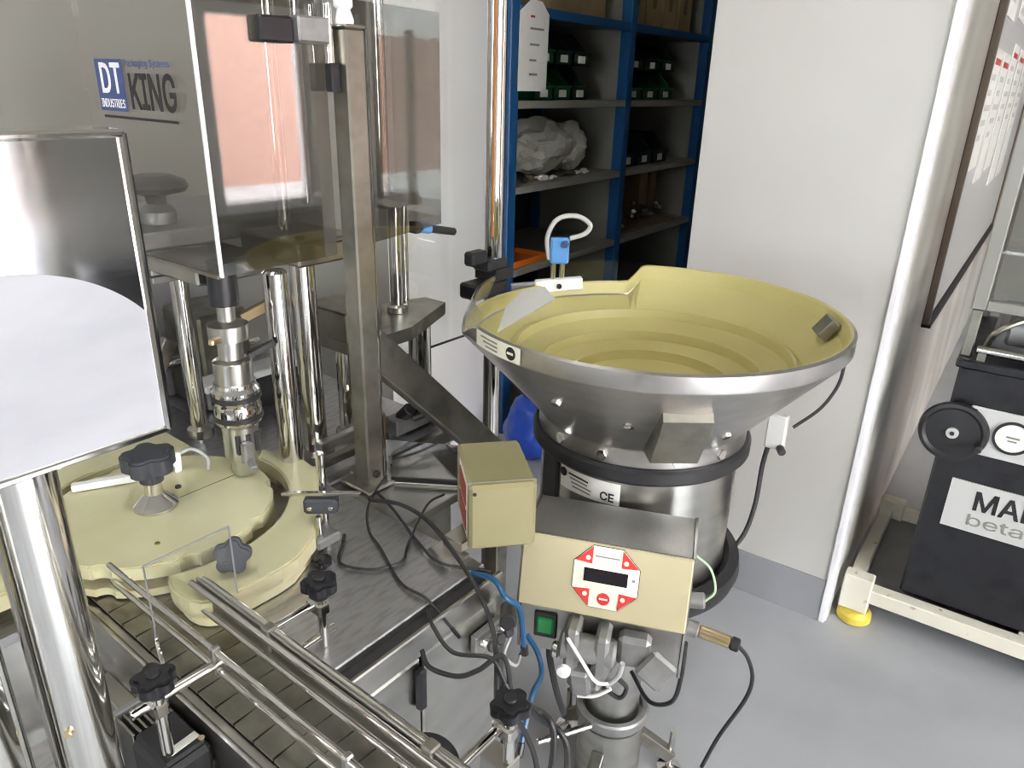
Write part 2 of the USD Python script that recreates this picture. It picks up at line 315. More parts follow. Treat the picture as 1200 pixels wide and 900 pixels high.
for r in range(2):
    for k in range(3):
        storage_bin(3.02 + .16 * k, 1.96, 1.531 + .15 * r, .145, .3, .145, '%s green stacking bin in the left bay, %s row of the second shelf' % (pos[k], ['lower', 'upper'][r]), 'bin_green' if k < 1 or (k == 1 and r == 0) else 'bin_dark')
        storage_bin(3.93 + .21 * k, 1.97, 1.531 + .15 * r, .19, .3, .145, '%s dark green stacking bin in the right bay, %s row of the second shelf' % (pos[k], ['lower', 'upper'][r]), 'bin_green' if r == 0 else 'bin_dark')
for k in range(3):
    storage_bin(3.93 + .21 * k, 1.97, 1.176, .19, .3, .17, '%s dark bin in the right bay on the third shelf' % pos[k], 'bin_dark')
for k in range(4):
    x = 3.90 + .205 * k
    t = thing('carton', ['leftmost', 'second from left', 'third from left', 'rightmost'][k] + ' brown carton standing on the top visible shelf', 'box', (x, 2.0, 1.896), group='cartons on the upper right shelf')
    put(t, 'body', bx(x - .095, x + .095, 1.97, 2.3, 1.896, 2.17, .004), 'card')
    put(t, 'tape', bx(x - .02, x + .02, 1.9675, 2.0, 1.99, 2.1725), 'card_dark')
t = thing('carton', 'grey carton low on the upper left shelf', 'box', (3.3, 2.0, 1.896))
put(t, 'body', bx(2.98, 3.62, 2.0, 2.35, 1.896, 2.15, .006), 'card'); put(t, 'lid', bx(2.97, 3.63, 1.99, 2.36, 2.10, 2.17, .006), 'card')
# crumpled poly bag and small parts
def blob(c, s, seed, amp=.35, sub=3):
    m = trimesh.creation.icosphere(sub, 1.0); v = m.vertices.copy()
    n = meshkit.fbm(v * 2.2 + 10, 4, seed) - .5; m.vertices = v * (1 + amp * 2 * n[:, None]) * np.array(s) + np.array(c)
    return m
t = thing('plastic_bag', 'crumpled clear plastic bag lying on the third shelf', 'bag', (3.2, 2.1, 1.176))
b1 = trimesh.util.concatenate([blob((3.2, 2.1, 1.315), (.24, .13, .13), 3), blob((3.4, 2.06, 1.31), (.12, .1, .12), 5)]); b1.vertices[:, 2] = np.maximum(b1.vertices[:, 2], 1.178)
put(t, 'film', b1, 'poly', smooth=20)
kinds = [('white', 'white plastic fitting'), ('dull', 'dull metal fitting'), ('brass', 'brass fitting'), ('paper', 'paper wrapped part')]
for k in range(9):
    x = 2.80 + .085 * k + rng.uniform(-.02, .02); y = 1.945 + rng.uniform(0, .03); mname, lab = kinds[k % 4]
    t = thing('small_fitting', '%s, %s from the left along the front of the third shelf' % (lab, ['first', 'second', 'third', 'fourth', 'fifth', 'sixth', 'seventh', 'eighth', 'ninth'][k]), 'part', (x, y, 1.176))
    s = rng.uniform(.016, .026)
    q = np.array([[rng.uniform(-1, 1), rng.uniform(-1, 1), rng.uniform(0, .75)] for _ in range(14)]) * np.array([s * 2.2, s * 1.2, s * 1.6]) + np.array([x, y + .02, 1.1762])
    q[:3, 2] = 1.1762; put(t, 'body', trimesh.convex.convex_hull(q), mname, smooth=False); put(t, 'stem', cyl((x, y + .02, 1.176 + s * .3), (x + s * 2.0, y + .015, 1.176 + s * .3), s * .25, 10), mname)
t = thing('orange_tray', 'orange plastic tray on the low shelf just left of the sensor', 'tray', (2.87, 1.96, .806))
put(t, 'base', ext(sbox(2.76, 1.93, 3.04, 2.10).buffer(.01), .806, .812), 'orange')
put(t, 'rim', ext(sbox(2.76, 1.93, 3.04, 2.10).buffer(.012).difference(sbox(2.76, 1.93, 3.04, 2.10)), .806, .835), 'orange')
for k, (x, z, lab, w) in enumerate([(4.0, 1.176 - .37, 'left pile of mixed dark metal parts on the low right shelf', .16), (4.4, 1.176 - .37, 'right pile of mixed dark metal parts on the low right shelf', .2)]):
    t = thing('scrap_pile', lab, 'parts', (x, 2.05, z)); ms = []
    for q in range(14):
        xx, yy = x + rng.uniform(-w, w), 2.06 + rng.uniform(-.1, .12); ms.append(cyl((xx, yy, z + .012 + .006 * q), (xx + rng.uniform(-.09, .09), yy + rng.uniform(-.05, .05), z + .014 + .007 * q), rng.uniform(.01, .02), 10))
    for q in ms: put(t, 'rod', q, 'dull')
    put(t, 'tray', bx(x - w - .01, x + w + .01, 1.94, 2.2, z, z + .012, .003), 'card_dark')
t = thing('carton', 'tall brown carton standing at the right end of the low right shelf', 'box', (4.62, 2.1, .806))
put(t, 'body', bx(4.50, 4.74, 2.15, 2.42, .806, 1.12, .005), 'card'); put(t, 'tape', bx(4.6, 4.64, 2.148, 2.2, .83, 1.121), 'card_dark')
t = thing('blue_sack', 'blue plastic sack on the floor behind the chrome pole', 'bag', (2.56, 1.68, 0))
b = blob((2.59, 1.68, .13), (.12, .12, .16), 9, .2); b.vertices[:, 2] = np.maximum(b.vertices[:, 2], .002)
put(t, 'film', b, 'blue_bag', smooth=40)
put(t, 'tied_neck', moved(lathe([(.02, 0), (.015, .02), (.05, .06)], seg=14), 2.59, 1.68, .25), 'blue_bag')

# ------------------------------------------------------------------ notice board on the side wall
B = thing('notice_board', 'long framed notice board with grey printed sheets on the cream side wall', 'board', (4.0, .262, .8))
put(B, 'backing', bx(3.05, 5.9, .25, .2645, .83, 2.3), 'panel_white')
for q in (bx(3.03, 3.06, .24, .2645, .80, 2.33, .003), bx(5.88, 5.92, .24, .2645, .80, 2.33, .003), bx(3.06, 5.88, .24, .2645, 2.30, 2.33, .003)): put(B, 'frame_rail', q, 'frame_brown')
put(B, 'tray', bx(3.03, 5.92, .232, .2645, .80, .815, .002), 'rubber', 'black pen tray along the bottom of the board')
for k, (x0, x1, z0, z1) in enumerate([(3.15, 3.42, 1.35, 1.75), (3.5, 3.8, 1.28, 1.75), (3.9, 4.2, 1.3, 1.8), (4.35, 4.7, 1.2, 1.8), (4.85, 5.2, 1.2, 1.8), (3.2, 3.5, 1.85, 2.2), (3.7, 4.2, 1.88, 2.2)]):
    s = thing('printed_sheet', ['first', 'second', 'third', 'fourth', 'fifth', 'sixth', 'seventh'][k] + ' printed sheet on the notice board counted from the white partition' if k < 5 else ['left', 'right'][k - 5] + ' printed sheet in the upper row of the notice board', 'paper', ((x0 + x1) / 2, .25, z0))
    put(s, 'sheet', bx(x0, x1, .2455, .2495, z0, z1), 'paper')
    for q in range(6): put(s, 'print_line', bx(x0 + .02, x1 - .04 - .05 * (q % 3), .2447, .2454, z1 - .05 - .05 * q, z1 - .03 - .05 * q), 'red' if q == 0 else 'paper_grey')

# ------------------------------------------------------------------ black machine on a trolley, right edge
T = thing('trolley', 'cream painted low steel trolley with chipped edges under the black cabinet', 'trolley', (2.6, -.1, 0))
put(T, 'frame', [bx(2.26, 2.31, -.9, .235, .085, .135, .004), bx(2.85, 2.9, -.9, .235, .085, .135, .004), bx(2.31, 2.85, .19, .235, .085, .135, .004), bx(2.31, 2.85, -.9, -.85, .085, .135, .004)], 'trolley')
put(T, 'deck', bx(2.31, 2.85, -.85, .19, .09, .10), 'housing'); put(T, 'bearer', bx(2.31, 2.85, -.3, -.24, .10, .1355), 'trolley'); put(T, 'bearer', bx(2.31, 2.85, -.8, -.74, .10, .1355), 'trolley')
for x, y in ((2.275, .185), (2.275, -.85), (2.86, .185), (2.86, -.85)):
    k = put(T, 'corner_post', bx(x - .022, x + .032, y - .03, y + .055, .045, .17, .004), 'trolley')
    put(T, 'castor', lathe([(0, 0), (.045, 0), (.052, .008), (.052, .03), (.04, .045), (0, .045)], (x + .005, y + .005, .001), seg=24), 'castor', 'round yellow foot')
K = thing('machine_cabinet', 'black machine cabinet with white control strip and crank wheel on the trolley', 'machine', (2.6, -.2, .14))
put(K, 'body', bx(2.32, 2.84, -.85, .085, .136, .90, .006), 'machine_black')
put(K, 'top_plate', bx(2.30, 2.86, -.88, .095, .90, .925, .004), 'machine_black')
put(K, 'chrome_rail', cyl((2.325, .055, .953), (2.325, -.8, .953), .012, 16), 'chrome')
put(K, 'rail_foot', bx(2.315, 2.335, .03, .05, .92, .95), 'dull')
cp = put(K, 'control_strip', bx(2.312, 2.322, -.80, .03, .655, .795, .003), 'panel_white', 'white control strip with a round gauge')
g = put(K, 'gauge_ring', lathe([(.043, 0), (.048, .001), (.048, .006), (.041, .006), (.041, .002)], (2.312, -.083, .727), (-1, 0, 0), 32), 'black')
put(K, 'gauge_face', lathe([(0, 0), (.041, 0), (.041, .003), (0, .003)], (2.312, -.083, .727), (-1, 0, 0), 32), 'paper')
put(K, 'gauge_print', [bx(2.3078, 2.3088, -.10, -.068, .726, .731), bx(2.3078, 2.3088, -.095, -.073, .716, .720)], 'shelf_grey')
put(K, 'screw', [cyl((2.312, .018, .783), (2.308, .018, .783), .006, 12)], 'black')
put(K, 'screw', [cyl((2.312, .018, .667), (2.308, .018, .667), .006, 12)], 'black')
sg = put(K, 'name_board', onto(ext(sbox(0, 0, .62, .155), 0, .006), (2.3195, .028, .41), (0, -1, 0), (0, 0, 1)), 'panel_white', 'white name board reading MAN and betap')
put(K, 'lettering', text('MAN', .058, (2.313, -.034, .484), (0, -1, .02), (0, 0, 1), True, .165), 'black')
put(K, 'lettering', text('betap', .036, (2.313, -.030, .432), (0, -1, .02), (0, 0, 1), False, .185), 'shelf_grey')
W_ = thing('crank_wheel', 'black crank wheel with white hub at the corner of the black cabinet', 'wheel', (2.29, .06, .71))
put(W_, 'rim', lathe([(.0, 0), (.02, 0), (.024, .012), (.068, .016), (.076, .008), (.086, .008), (.089, .018), (.086, .032), (.076, .034), (.068, .026), (.022, .03), (0, .03)], (2.318, .058, .712), (-1, 0, 0), 40), 'rubber')
put(W_, 'hub', lathe([(0, 0), (.016, 0), (.016, .008), (0, .009)], (2.289, .058, .712), (-1, 0, 0), 20), 'panel_white'); put(W_, 'hub_screw', cyl((2.281, .058, .712), (2.276, .058, .712), .006, 12), 'black')
put(W_, 'knob', [cyl((2.286, .058 - .07, .712 - .02), (2.25, .058 - .07, .712 - .02), .01, 14)], 'rubber')
dk = thing('drive_unit', 'dark greasy drive unit with small pipes on top of the black cabinet', 'motor', (2.55, -.2, .925))
put(dk, 'block', bx(2.44, 2.8, -.7, .03, .926, 1.0, .01), 'housing'); put(dk, 'cylinder_head', cyl((2.42, .0, 1.0), (2.42, -.5, 1.0), .045, 20), 'housing')
for k in range(4): put(dk, 'pipe', tube([(2.40, .04 - .1 * k, .93), (2.37, .02 - .1 * k, 1.0), (2.40, -.05 - .1 * k, 1.04), (2.46, -.08 - .1 * k, .98)], .009, 8), 'rubber' if k % 2 else 'dull')
G = thing('guard_box', 'clear guard box with grey metal frame over the black cabinet', 'guard', (2.55, -.3, 1.06))
put(G, 'pane', bx(2.335, 2.341, -.8, .08, 1.09, 2.4), 'pane'); put(G, 'pane', bx(2.35, 2.85, .08, .086, 1.09, 2.4), 'pane_film')
for q in (bx(2.33, 2.365, .06, .095, 1.06, 2.4, .003), bx(2.33, 2.36, -.83, .06, 1.06, 1.088, .003), bx(2.36, 2.85, .065, .095, 1.06, 1.088, .003), bx(2.83, 2.86, .06, .095, .925, 2.4, .003), bx(2.33, 2.365, -.86, -.83, .925, 2.4, .003)): put(G, 'frame_rail', q, 'cab_grey')
put(G, 'corner_leg', bx(2.335, 2.36, .065, .09, .925, 1.06, .003), 'dull')
put(G, 'inner_column', vcyl(2.6, -.12, 1.0, 2.4, .05), 'steel'); put(G, 'inner_plate', bx(2.5, 2.8, -.6, 0, 1.3, 1.34, .004), 'dull')

bd = thing('window_blind', 'pale vertical blind slats drawn in one half of the window behind the camera', 'blind', (4.8, -4.63, .5))
for k in range(6): put(bd, 'slat', turned(bx(4.55 + .092 * k, 4.63 + .092 * k, -4.632, -4.628, .51, 2.06), (0, 0, 1), 12, (4.59 + .092 * k, -4.63, 0)), 'panel_white')
hd = thing('steel_drum', 'dark steel drum with a bright round post standing behind the camera', 'drum', (1.2, -2.1, 0))
put(hd, 'body', lathe([(0, 0), (.16, 0), (.165, .01), (.165, .4), (.17, .41), (.165, .42), (.165, .84), (.17, .85), (.16, .86), (0, .86)], (1.30, -2.1, .001), seg=40), 'machine_black'); put(hd, 'post', vcyl(1.05, -2.05, 0, 1.9, .035), 'dull'); put(hd, 'tie', bx(1.04, 1.2, -2.07, -2.05, .4, .44), 'dull')

# ------------------------------------------------------------------ vibratory bowl feeder (room axes)
CX, CY = 1.276, .563
Bf = thing('bowl_feeder', 'large steel vibratory bowl feeder with cream lined spiral bowl on a column', 'feeder', (CX, CY, 0))
ZR, ZLOW = 1.212, 1.172                      # full rim, and the cut-down rim at the back left
A0, A1 = math.radians(33), math.radians(132)  # the cut-down stretch
def rim_z(t):
    t = (t + 2 * PI) % (2 * PI)
    def sm(x): x = min(1, max(0, x)); return x * x * (3 - 2 * x)
    if A0 - .09 < t < A1 + .35: return ZR - (ZR - ZLOW) * sm((t - A0 + .09) / .12) * (1 - sm((t - A1) / .35))
    return ZR
NT = 160
TH = np.linspace(0, 2 * PI, NT + 1)
def surf(profile):
    """profile(theta) -> [(r, z)]; an open grid turned around the bowl's axis"""
    rows = [profile(t) for t in TH]; n = len(rows[0]); V, F = [], []
    for t, row in zip(TH, rows):
        for r, z in row: V.append((CX + r * math.cos(t), CY + r * math.sin(t), z))
    for j in range(NT):
        for i in range(n - 1):
            a, b = j * n + i, (j + 1) * n + i
            F += [(a, b, b + 1), (a, b + 1, a + 1)]
    return trimesh.Trimesh(np.array(V), np.array(F), process=True)
RO = .362
put(Bf, 'bowl_shell', surf(lambda t: [(RO - .006, rim_z(t)), (RO, rim_z(t) - .003), (RO, min(1.183, rim_z(t) - .008)), (RO - .004, min(1.178, rim_z(t) - .012)), (.212, 1.012), (.206, 1.002), (.206, .972), (.19, .968)]), 'bowl_out', 'brushed steel outer shell of the bowl', 40)
U = np.array([-1, 0, 1, 2, 3, 4]); UR = np.array([.34, .315, .267, .212, .158, .10]); UZ = np.array([1.178, 1.158, 1.128, 1.094, 1.068, 1.05])
def lining(t):
    f = ((t - math.radians(215)) % (2 * PI)) / (2 * PI)
    out = [(RO - .006, rim_z(t)), (RO - .012, rim_z(t) - .002), (RO - .02, rim_z(t) - .03)]
    for k in range(1, 4):
        u = k + f * .4 - .15
        r, z = np.interp(u, U, UR), np.interp(u, U, UZ)
        out += [(r + .012, z - .001), (r + .003, z + .004), (r - .002, z + .003), (r - .006, z - .016)]
    return out + [(.07, 1.04), (.045, 1.054), (.0001, 1.06)]
put(Bf, 'bowl_lining', surf(lining), 'lining', 'cream lining with spiral tracks inside the bowl', 30)
put(Bf, 'rubber_band', lathe([(.195, .938), (.212, .94), (.217, .946), (.217, .966), (.212, .971), (.195, .972)], (CX, CY, 0), seg=72), 'rubber', 'black rubber band between bowl and drum')
put(Bf, 'drum', lathe([(0, .66), (.195, .66), (.197, .663), (.197, .936), (.19, .94)], (CX, CY, 0), seg=72), 'steel', 'polished steel drum of the drive')
put(Bf, 'drum_door', onto(bx(-.03, .03, -.2, .09, -.008, .006, .002), (CX + .195 * math.cos(math.radians(148)), CY + .195 * math.sin(math.radians(148)), .84), (-math.sin(math.radians(148)), math.cos(math.radians(148)), 0), (0, 0, 1)), 'rubber')
put(Bf, 'base_ring', lathe([(.15, .645), (.21, .645), (.228, .652), (.234, .672), (.230, .695), (.21, .70), (.197, .69)], (CX, CY, 0), seg=72), 'rubber', 'black rubber ring at the bottom of the drum')
put(Bf, 'base_plate', lathe([(0, .62), (.17, .62), (.175, .625), (.175, .645), (0, .645)], (CX, CY, 0), seg=48), 'dull')
put(Bf, 'column', lathe([(.062, .12), (.062, .62)], (CX, CY, 0), seg=40), 'steel')
put(Bf, 'column_sleeve', lathe([(.066, .195), (.078, .19), (.078, .02), (.078, .0)], (CX, CY, 0), seg=40), 'steel')
put(Bf, 'collar', lathe([(.063, .20), (.084, .203), (.087, .208), (.087, .228), (.083, .233), (.072, .233), (.070, .218), (.063, .218)], (CX, CY, 0), seg=48), 'cast', 'grey clamping collar around the column')
for k, a in enumerate((-52, 68, 188)):
    d = np.array([math.cos(math.radians(a)), math.sin(math.radians(a))]); e = (CX + .16 * d[0], CY + .16 * d[1])
    lg = put(Bf, 'leg', bar((CX + .07 * d[0], CY + .07 * d[1], .13), (*e, .05), .03, .03), 'dull')
    put(Bf, 'levelling_foot', lathe([(0, 0), (.03, 0), (.03, .01), (.012, .016), (.008, .02), (.008, .13), (0, .13)], (*e, .001), seg=18), 'chrome')
put(Bf, 'clamp_lever', [cyl((CX - .085, CY + .01, .218), (CX - .2, CY + .085, .218), .008, 14)], 'chrome')
# round the outside of the bowl: screws, angled outlet bracket, stickers
def on_cone(a, z, off=0):
    r = .212 + (RO - .004 - .212) * (z - 1.012) / (1.178 - 1.012) + off
    return np.array([CX + r * math.cos(math.radians(a)), CY + r * math.sin(math.radians(a)), z])
for a, z in ((175, 1.105), (200, 1.085), (227, 1.07), (240, 1.05)):
    n = np.array([math.cos(math.radians(a)), math.sin(math.radians(a)), -1.0]) / math.sqrt(2)
    p = on_cone(a, z); put(Bf, 'cone_bolt', cyl(p - n * .003, p + n * .005, .0095, 6, .001), 'chrome', smooth=20)
for a, z in ((160, .987), (186, .987), (224, .987), (250, .987)):
    n = np.array([math.cos(math.radians(a)), math.sin(math.radians(a)), 0.0]); p = np.array([CX, CY, z]) + n * .204
    put(Bf, 'ring_bolt', cyl(p, p + n * .007, .011, 6, .001), 'chrome', smooth=20)
a = 217; n = np.array([math.cos(math.radians(a)), math.sin(math.radians(a)), 0]); tt = np.array([-n[1], n[0], 0])
prof = Polygon([(.208, 1.012), (.268, 1.018), (.302, 1.075), (.322, 1.118), (.312, 1.135), (.22, 1.04)])
put(Bf, 'outlet_bracket', onto(ext(prof, 0, .080), np.array([CX, CY, 0]) - tt * -.04, n, (0, 0, 1)), 'dull', 'folded steel bracket on the front of the bowl', False)
def on_band(poly_h, z, a0, a1, r, material, name, label=None):
    th = np.radians(np.linspace(a0, a1, 14)); V, F = [], []
    for t in th:
        for rr, zz in ((r, z), (r, z + poly_h)): V.append((CX + rr * math.cos(t), CY + rr * math.sin(t), zz))
    for j in range(13): q = 2 * j; F += [(q, q + 2, q + 3), (q, q + 3, q + 1)]
    return put(Bf, name, trimesh.Trimesh(np.array(V), np.array(F)), material, label, True)
st = on_band(.028, 1.1825, 151, 171, RO + .0012, 'sticker', 'rim_sticker', 'pale sticker with a black round emblem on the rim')
def band_text(s, h, a, z, r, m, bold=False, width=None):
    c = math.radians(a); o = np.array([CX + r * math.cos(c), CY + r * math.sin(c), z]); return put(Bf, 'print', text(s, h, o, (-math.sin(c), math.cos(c), 0), (0, 0, 1), bold, width), m)
for a_, rr, m_ in ((167.5, .011, 'black'), ):
    c = math.radians(a_); put(Bf, 'emblem', lathe([(0, 0), (rr, 0), (rr, .001), (0, .001)], (CX + (RO + .001) * math.cos(c), CY + (RO + .001) * math.sin(c), 1.1965), (math.cos(c), math.sin(c), 0), 24), m_)
    put(Bf, 'emblem_bar', onto(bx(-.007, .007, -.002, .002, 0, .001), (CX + (RO + .0025) * math.cos(c), CY + (RO + .0025) * math.sin(c), 1.197), (-math.sin(c), math.cos(c), 0), (0, 0, 1)), 'sticker')
for k, z in enumerate((1.202, 1.195, 1.188)):
    c = math.radians(158); put(Bf, 'print', onto(bx(-.026, .026 - .008 * k, 0, .0025, 0, .0008), (CX + (RO + .0016) * math.cos(c), CY + (RO + .0016) * math.sin(c), z), (math.sin(c), -math.cos(c), 0), (0, 0, 1)), 'shelf_grey')
# drum name plate and CE mark
for a_, w, h, z in ((176, 17, .045, .884),): on_band(h, z, a_ - w, a_ + w + 4, .1983, 'paper', 'drum_plate', 'white maker plate with a CE mark on the drum')
c = math.radians(222); ce = math.radians(225)
def on_drum(m, a_, z, off=.002):
    c = math.radians(a_); return onto(m, (CX + (.1985 + off) * math.cos(c), CY + (.1985 + off) * math.sin(c), z), (math.sin(c), -math.cos(c), 0)if False else (-math.sin(c), math.cos(c), 0), (0, 0, 1))
put(Bf, 'ce_mark', on_drum(meshkit.text_mesh('CE', .016, .0006, True), 186, .892), 'black')
put(Bf, 'emblem', on_drum(lathe([(0, 0), (.009, 0), (.009, .0008), (0, .0008)], seg=20), 162, .918), 'black')
for k in range(4): put(Bf, 'print', on_drum(bx(0, .05 - .006 * (k % 2), 0, .003, 0, .0006), 166 + 1 * k, .919 - .008 * k), 'shelf_grey' if k else 'black')
# little steel stop inside the bowl, right side
a = math.radians(-62); p = np.array([CX + .325 * math.cos(a), CY + .325 * math.sin(a), 1.19])
put(Bf, 'inner_stop', onto(bx(-.024, .024, -.02, .02, -.008, .012, .002), p, (-math.sin(a), math.cos(a), 0), (-math.cos(a) * .45, -math.sin(a) * .45, -.6)), 'dull', 'small steel stop plate inside the bowl')
put(Bf, 'junction_box', bx(1.412, 1.432, .312, .35, .925, 1.0, .003), 'panel_white', 'small white junction box under the rim')
put(Bf, 'box_clip', cyl((1.415, .318, .932), (1.398, .308, .93), .008, 12), 'rubber')
put(Bf, 'signal_cable', tube([(1.462, .278, 1.172), (1.482, .25, 1.14), (1.487, .243, 1.1), (1.469, .245, 1.064), (1.447, .264, 1.021), (1.42, .301, .98)], .0035, 8), 'cable')
put(Bf, 'drum_cable', tube([(1.418, .34, .94), (1.433, .35, .875), (1.429, .35, .784), (1.414, .358, .714), (1.39, .375, .675)], .005, 10), 'cable')
# acrylic cover over the cut-down stretch of rim
def arc_strip(a0, a1, r0, z0, r1, z1, n=18, th=.003):
    V, F = [], []
    for t in np.radians(np.linspace(a0, a1, n)):
        for r, z in ((r0, z0), (r1, z1), (r1 + th, z1 + th), (r0 + th, z0 + th)): V.append((CX + r * math.cos(t), CY + r * math.sin(t), z))
    for j in range(n - 1):
        for k in range(4): a_, b_ = 4 * j + k, 4 * j + (k + 1) % 4; F += [(a_, b_, b_ + 4), (a_, b_ + 4, a_ + 4)]
    e = 4 * (n - 1); F += [(0, 2, 1), (0, 3, 2), (e, e + 1, e + 2), (e, e + 2, e + 3)]
    return trimesh.Trimesh(np.array(V), np.array(F), process=False)
put(Bf, 'acrylic_cover', arc_strip(98, 146, .357, 1.178, .338, 1.222), 'pane_film', 'clear acrylic guide over the low left rim')
put(Bf, 'acrylic_cover', arc_strip(38, 60, .364, 1.172, .364, 1.215), 'pane', 'clear acrylic guide at the back of the bowl')
GT = ((1.043, 0.756, 1.178), (1.296, 0.793, 1.178), (1.294, 0.818, 1.2), (1.225, 0.827, 1.205), (1.13, 0.801, 1.195))
put(Bf, 'guide_tab', trimesh.convex.convex_hull(np.array([(x, y, z + d) for d in (0, .003) for x, y, z in GT])), 'glass_grey', 'grey guide tab at the low rim')
# sensor block on its white bracket
Sn = thing('level_sensor', 'blue sensor with looped grey cable on a white block behind the bowl rim', 'sensor', (1.44, .87, 1.15))
put(Sn, 'bracket_block', onto(bx(-.055, .055, -.014, .014, -.012, .012, .003), (1.432, .868, 1.172), (.078, -.1, .012), (0, 0, 1)), 'white', 'white mounting block')
put(Sn, 'block_screw', cyl((1.432 - .012, .868 - .009, 1.172), (1.432 - .016, .868 - .012, 1.172), .006, 12), 'black')
put(Sn, 'foot_bracket', onto(bx(-.11, -.05, -.02, .01, -.01, .006, .002), (1.432, .868, 1.172), (.078, -.1, .012), (0, 0, 1)), 'cast')
put(Sn, 'stem', cyl((1.425, .88, 1.18), (1.425, .88, 1.225), .006, 12), 'chrome'); put(Sn, 'stem', cyl((1.44, .865, 1.18), (1.44, .865, 1.225), .006, 12), 'chrome')
put(Sn, 'body', onto(bx(-.021, .021, 0, .058, -.012, .012, .004), (1.432, .87, 1.222), (.6, -.8, 0), (0, 0, 1)), 'sensor_blue', 'blue plastic sensor head')
put(Sn, 'dial', cyl((1.432 - .0, .87 - .016, 1.268), (1.432 - .012, .87 - .02, 1.268), .008, 16), 'blue_print')
put(Sn, 'cable', tube([(1.418, .888, 1.23), (1.415, .893, 1.28), (1.428, .877, 1.32), (1.455, .845, 1.328), (1.475, .82, 1.31), (1.468, .826, 1.29), (1.446, .853, 1.278)], .0055, 10), 'cable_grey')

# ------------------------------------------------------------------ control box on the column
O = np.array([.891, .585, .902]); TR = np.array([.989, .318, .902])
rr = (TR - O) / np.linalg.norm(TR - O); bk = np.array([-rr[1], rr[0], 0]); bk = bk if bk[0] > 0 else -bk   # away from the camera
yaw = math.degrees(math.atan2(rr[1], rr[0]))
Wd = np.linalg.norm(TR - O)
C = thing('control_box', 'beige fronted control box with red octagon keypad on the feeder column', 'control box', tuple(O - [0, 0, .19]), rot=yaw)
# local axes: x to the right along the front, y away from the camera, z up; 0 at the bottom
fb, ft = -.030, 0.0    # the front leans: its foot is nearer the camera
prof = Polygon([(.004, .19), (.125, .19), (.135, .17), (.135, -.036), (fb + .016, -.036), (fb + .014, .066), (fb + .005, .066)])
def side(poly, x0, x1):
    m = ext(poly, 0, x1 - x0); T = np.eye(4); T[:3, 0], T[:3, 1], T[:3, 2], T[:3, 3] = (0, 1, 0), (0, 0, 1), (1, 0, 0), (x0, 0, 0); m.apply_transform(T); return m
put(C, 'housing', side(prof, .004, Wd - .004), 'grey_lid', 'grey metal housing with lower switch strip', False)
put(C, 'end_plate', side(prof.buffer(.003), 0, .004), 'steel', smooth=False); put(C, 'end_plate', side(prof.buffer(.003), Wd - .004, Wd), 'steel', smooth=False)
u0 = np.array([0, ft - fb, .19 - .066]); fl = np.linalg.norm(u0); u0 /= fl
nrm = np.cross((1, 0, 0), u0)                        # out of the front, to the camera
put(C, 'gasket', side(prof.buffer(.002), .004, .0055), 'rubber', smooth=False); put(C, 'gasket', side(prof.buffer(.002), Wd - .0055, Wd - .004), 'rubber', smooth=False)
put(C, 'front_panel', onto(bx(.002, Wd - .002, 0, fl, 0, .007, .0025), (0, fb + .003, .066), (1, 0, 0), u0), 'beige', 'beige front panel')
def fp(x, y, d=.0072): return np.array([0, fb + .003, .066]) + np.array([1, 0, 0]) * x + u0 * y + nrm * d
def flat(poly, material, name, d=.0072, t=.0006, parent=None, label=None): return put(C, name, onto(ext(poly, 0, t), fp(0, 0, d), (1, 0, 0), u0), material, label, False)
kx, ky, ks = .146, fl * .56, .055
octo = Polygon([(kx + ks * sx, ky + ks * sy) for sx, sy in ((-1, -.42), (-.45, -.98), (.45, -.98), (1, -.42), (1, .42), (.45, .98), (-.45, .98), (-1, .42))])
flat(octo, 'black', 'keypad_outline'); flat(octo.buffer(-.001), 'sticker', 'keypad', .0078, label='octagonal keypad')
for sx in (-1, 1):
    for sy in (-1, 1):
        tri = Polygon([(kx + sx * ks * .95, ky + sy * ks * .44), (kx + sx * ks * .44, ky + sy * ks * .94), (kx + sx * ks * .44, ky + sy * ks * .40)])
        flat(tri, 'red', 'arrow_key', .0086, label='red triangular key'); flat(Point(kx + sx * ks * .57, ky + sy * ks * .57).buffer(.004), 'sticker', 'key_dot', .0093)
flat(sbox(kx - .04, ky - .006, kx + .04, ky + .022), 'sticker', 'display_frame', .0086); flat(sbox(kx - .036, ky - .009, kx + .036, ky + .014), 'lcd', 'display', .0093, label='black display window')
flat(Point(kx, ky - .036).buffer(.0105), 'red', 'logo_disc', .0086); flat(sbox(kx - .007, ky - .0375, kx + .007, ky - .0345), 'sticker', 'logo_bar', .0093)
flat(sbox(kx - .02, ky + .035, kx + .02, ky + .037), 'shelf_grey', 'print_line', .0086); flat(sbox(kx + .043, ky + .002, kx + .048, ky + .006), 'shelf_grey', 'print_line', .0086)
put(C, 'rocker_frame', bx(.030, .070, fb + .009, fb + .02, -.006, .046, .002), 'rubber', 'green illuminated rocker switch frame'); put(C, 'rocker', bx(.0355, .0645, fb + .005, fb + .012, .004, .037, .003), 'green_lens', 'green illuminated rocker')
put(C, 'cover_screw', [cyl((Wd, .06, .16), (Wd + .003, .06, .16), .004, 10)], 'dull'); put(C, 'cover_screw', [cyl((Wd, .06, .05), (Wd + .003, .06, .05), .004, 10)], 'dull')
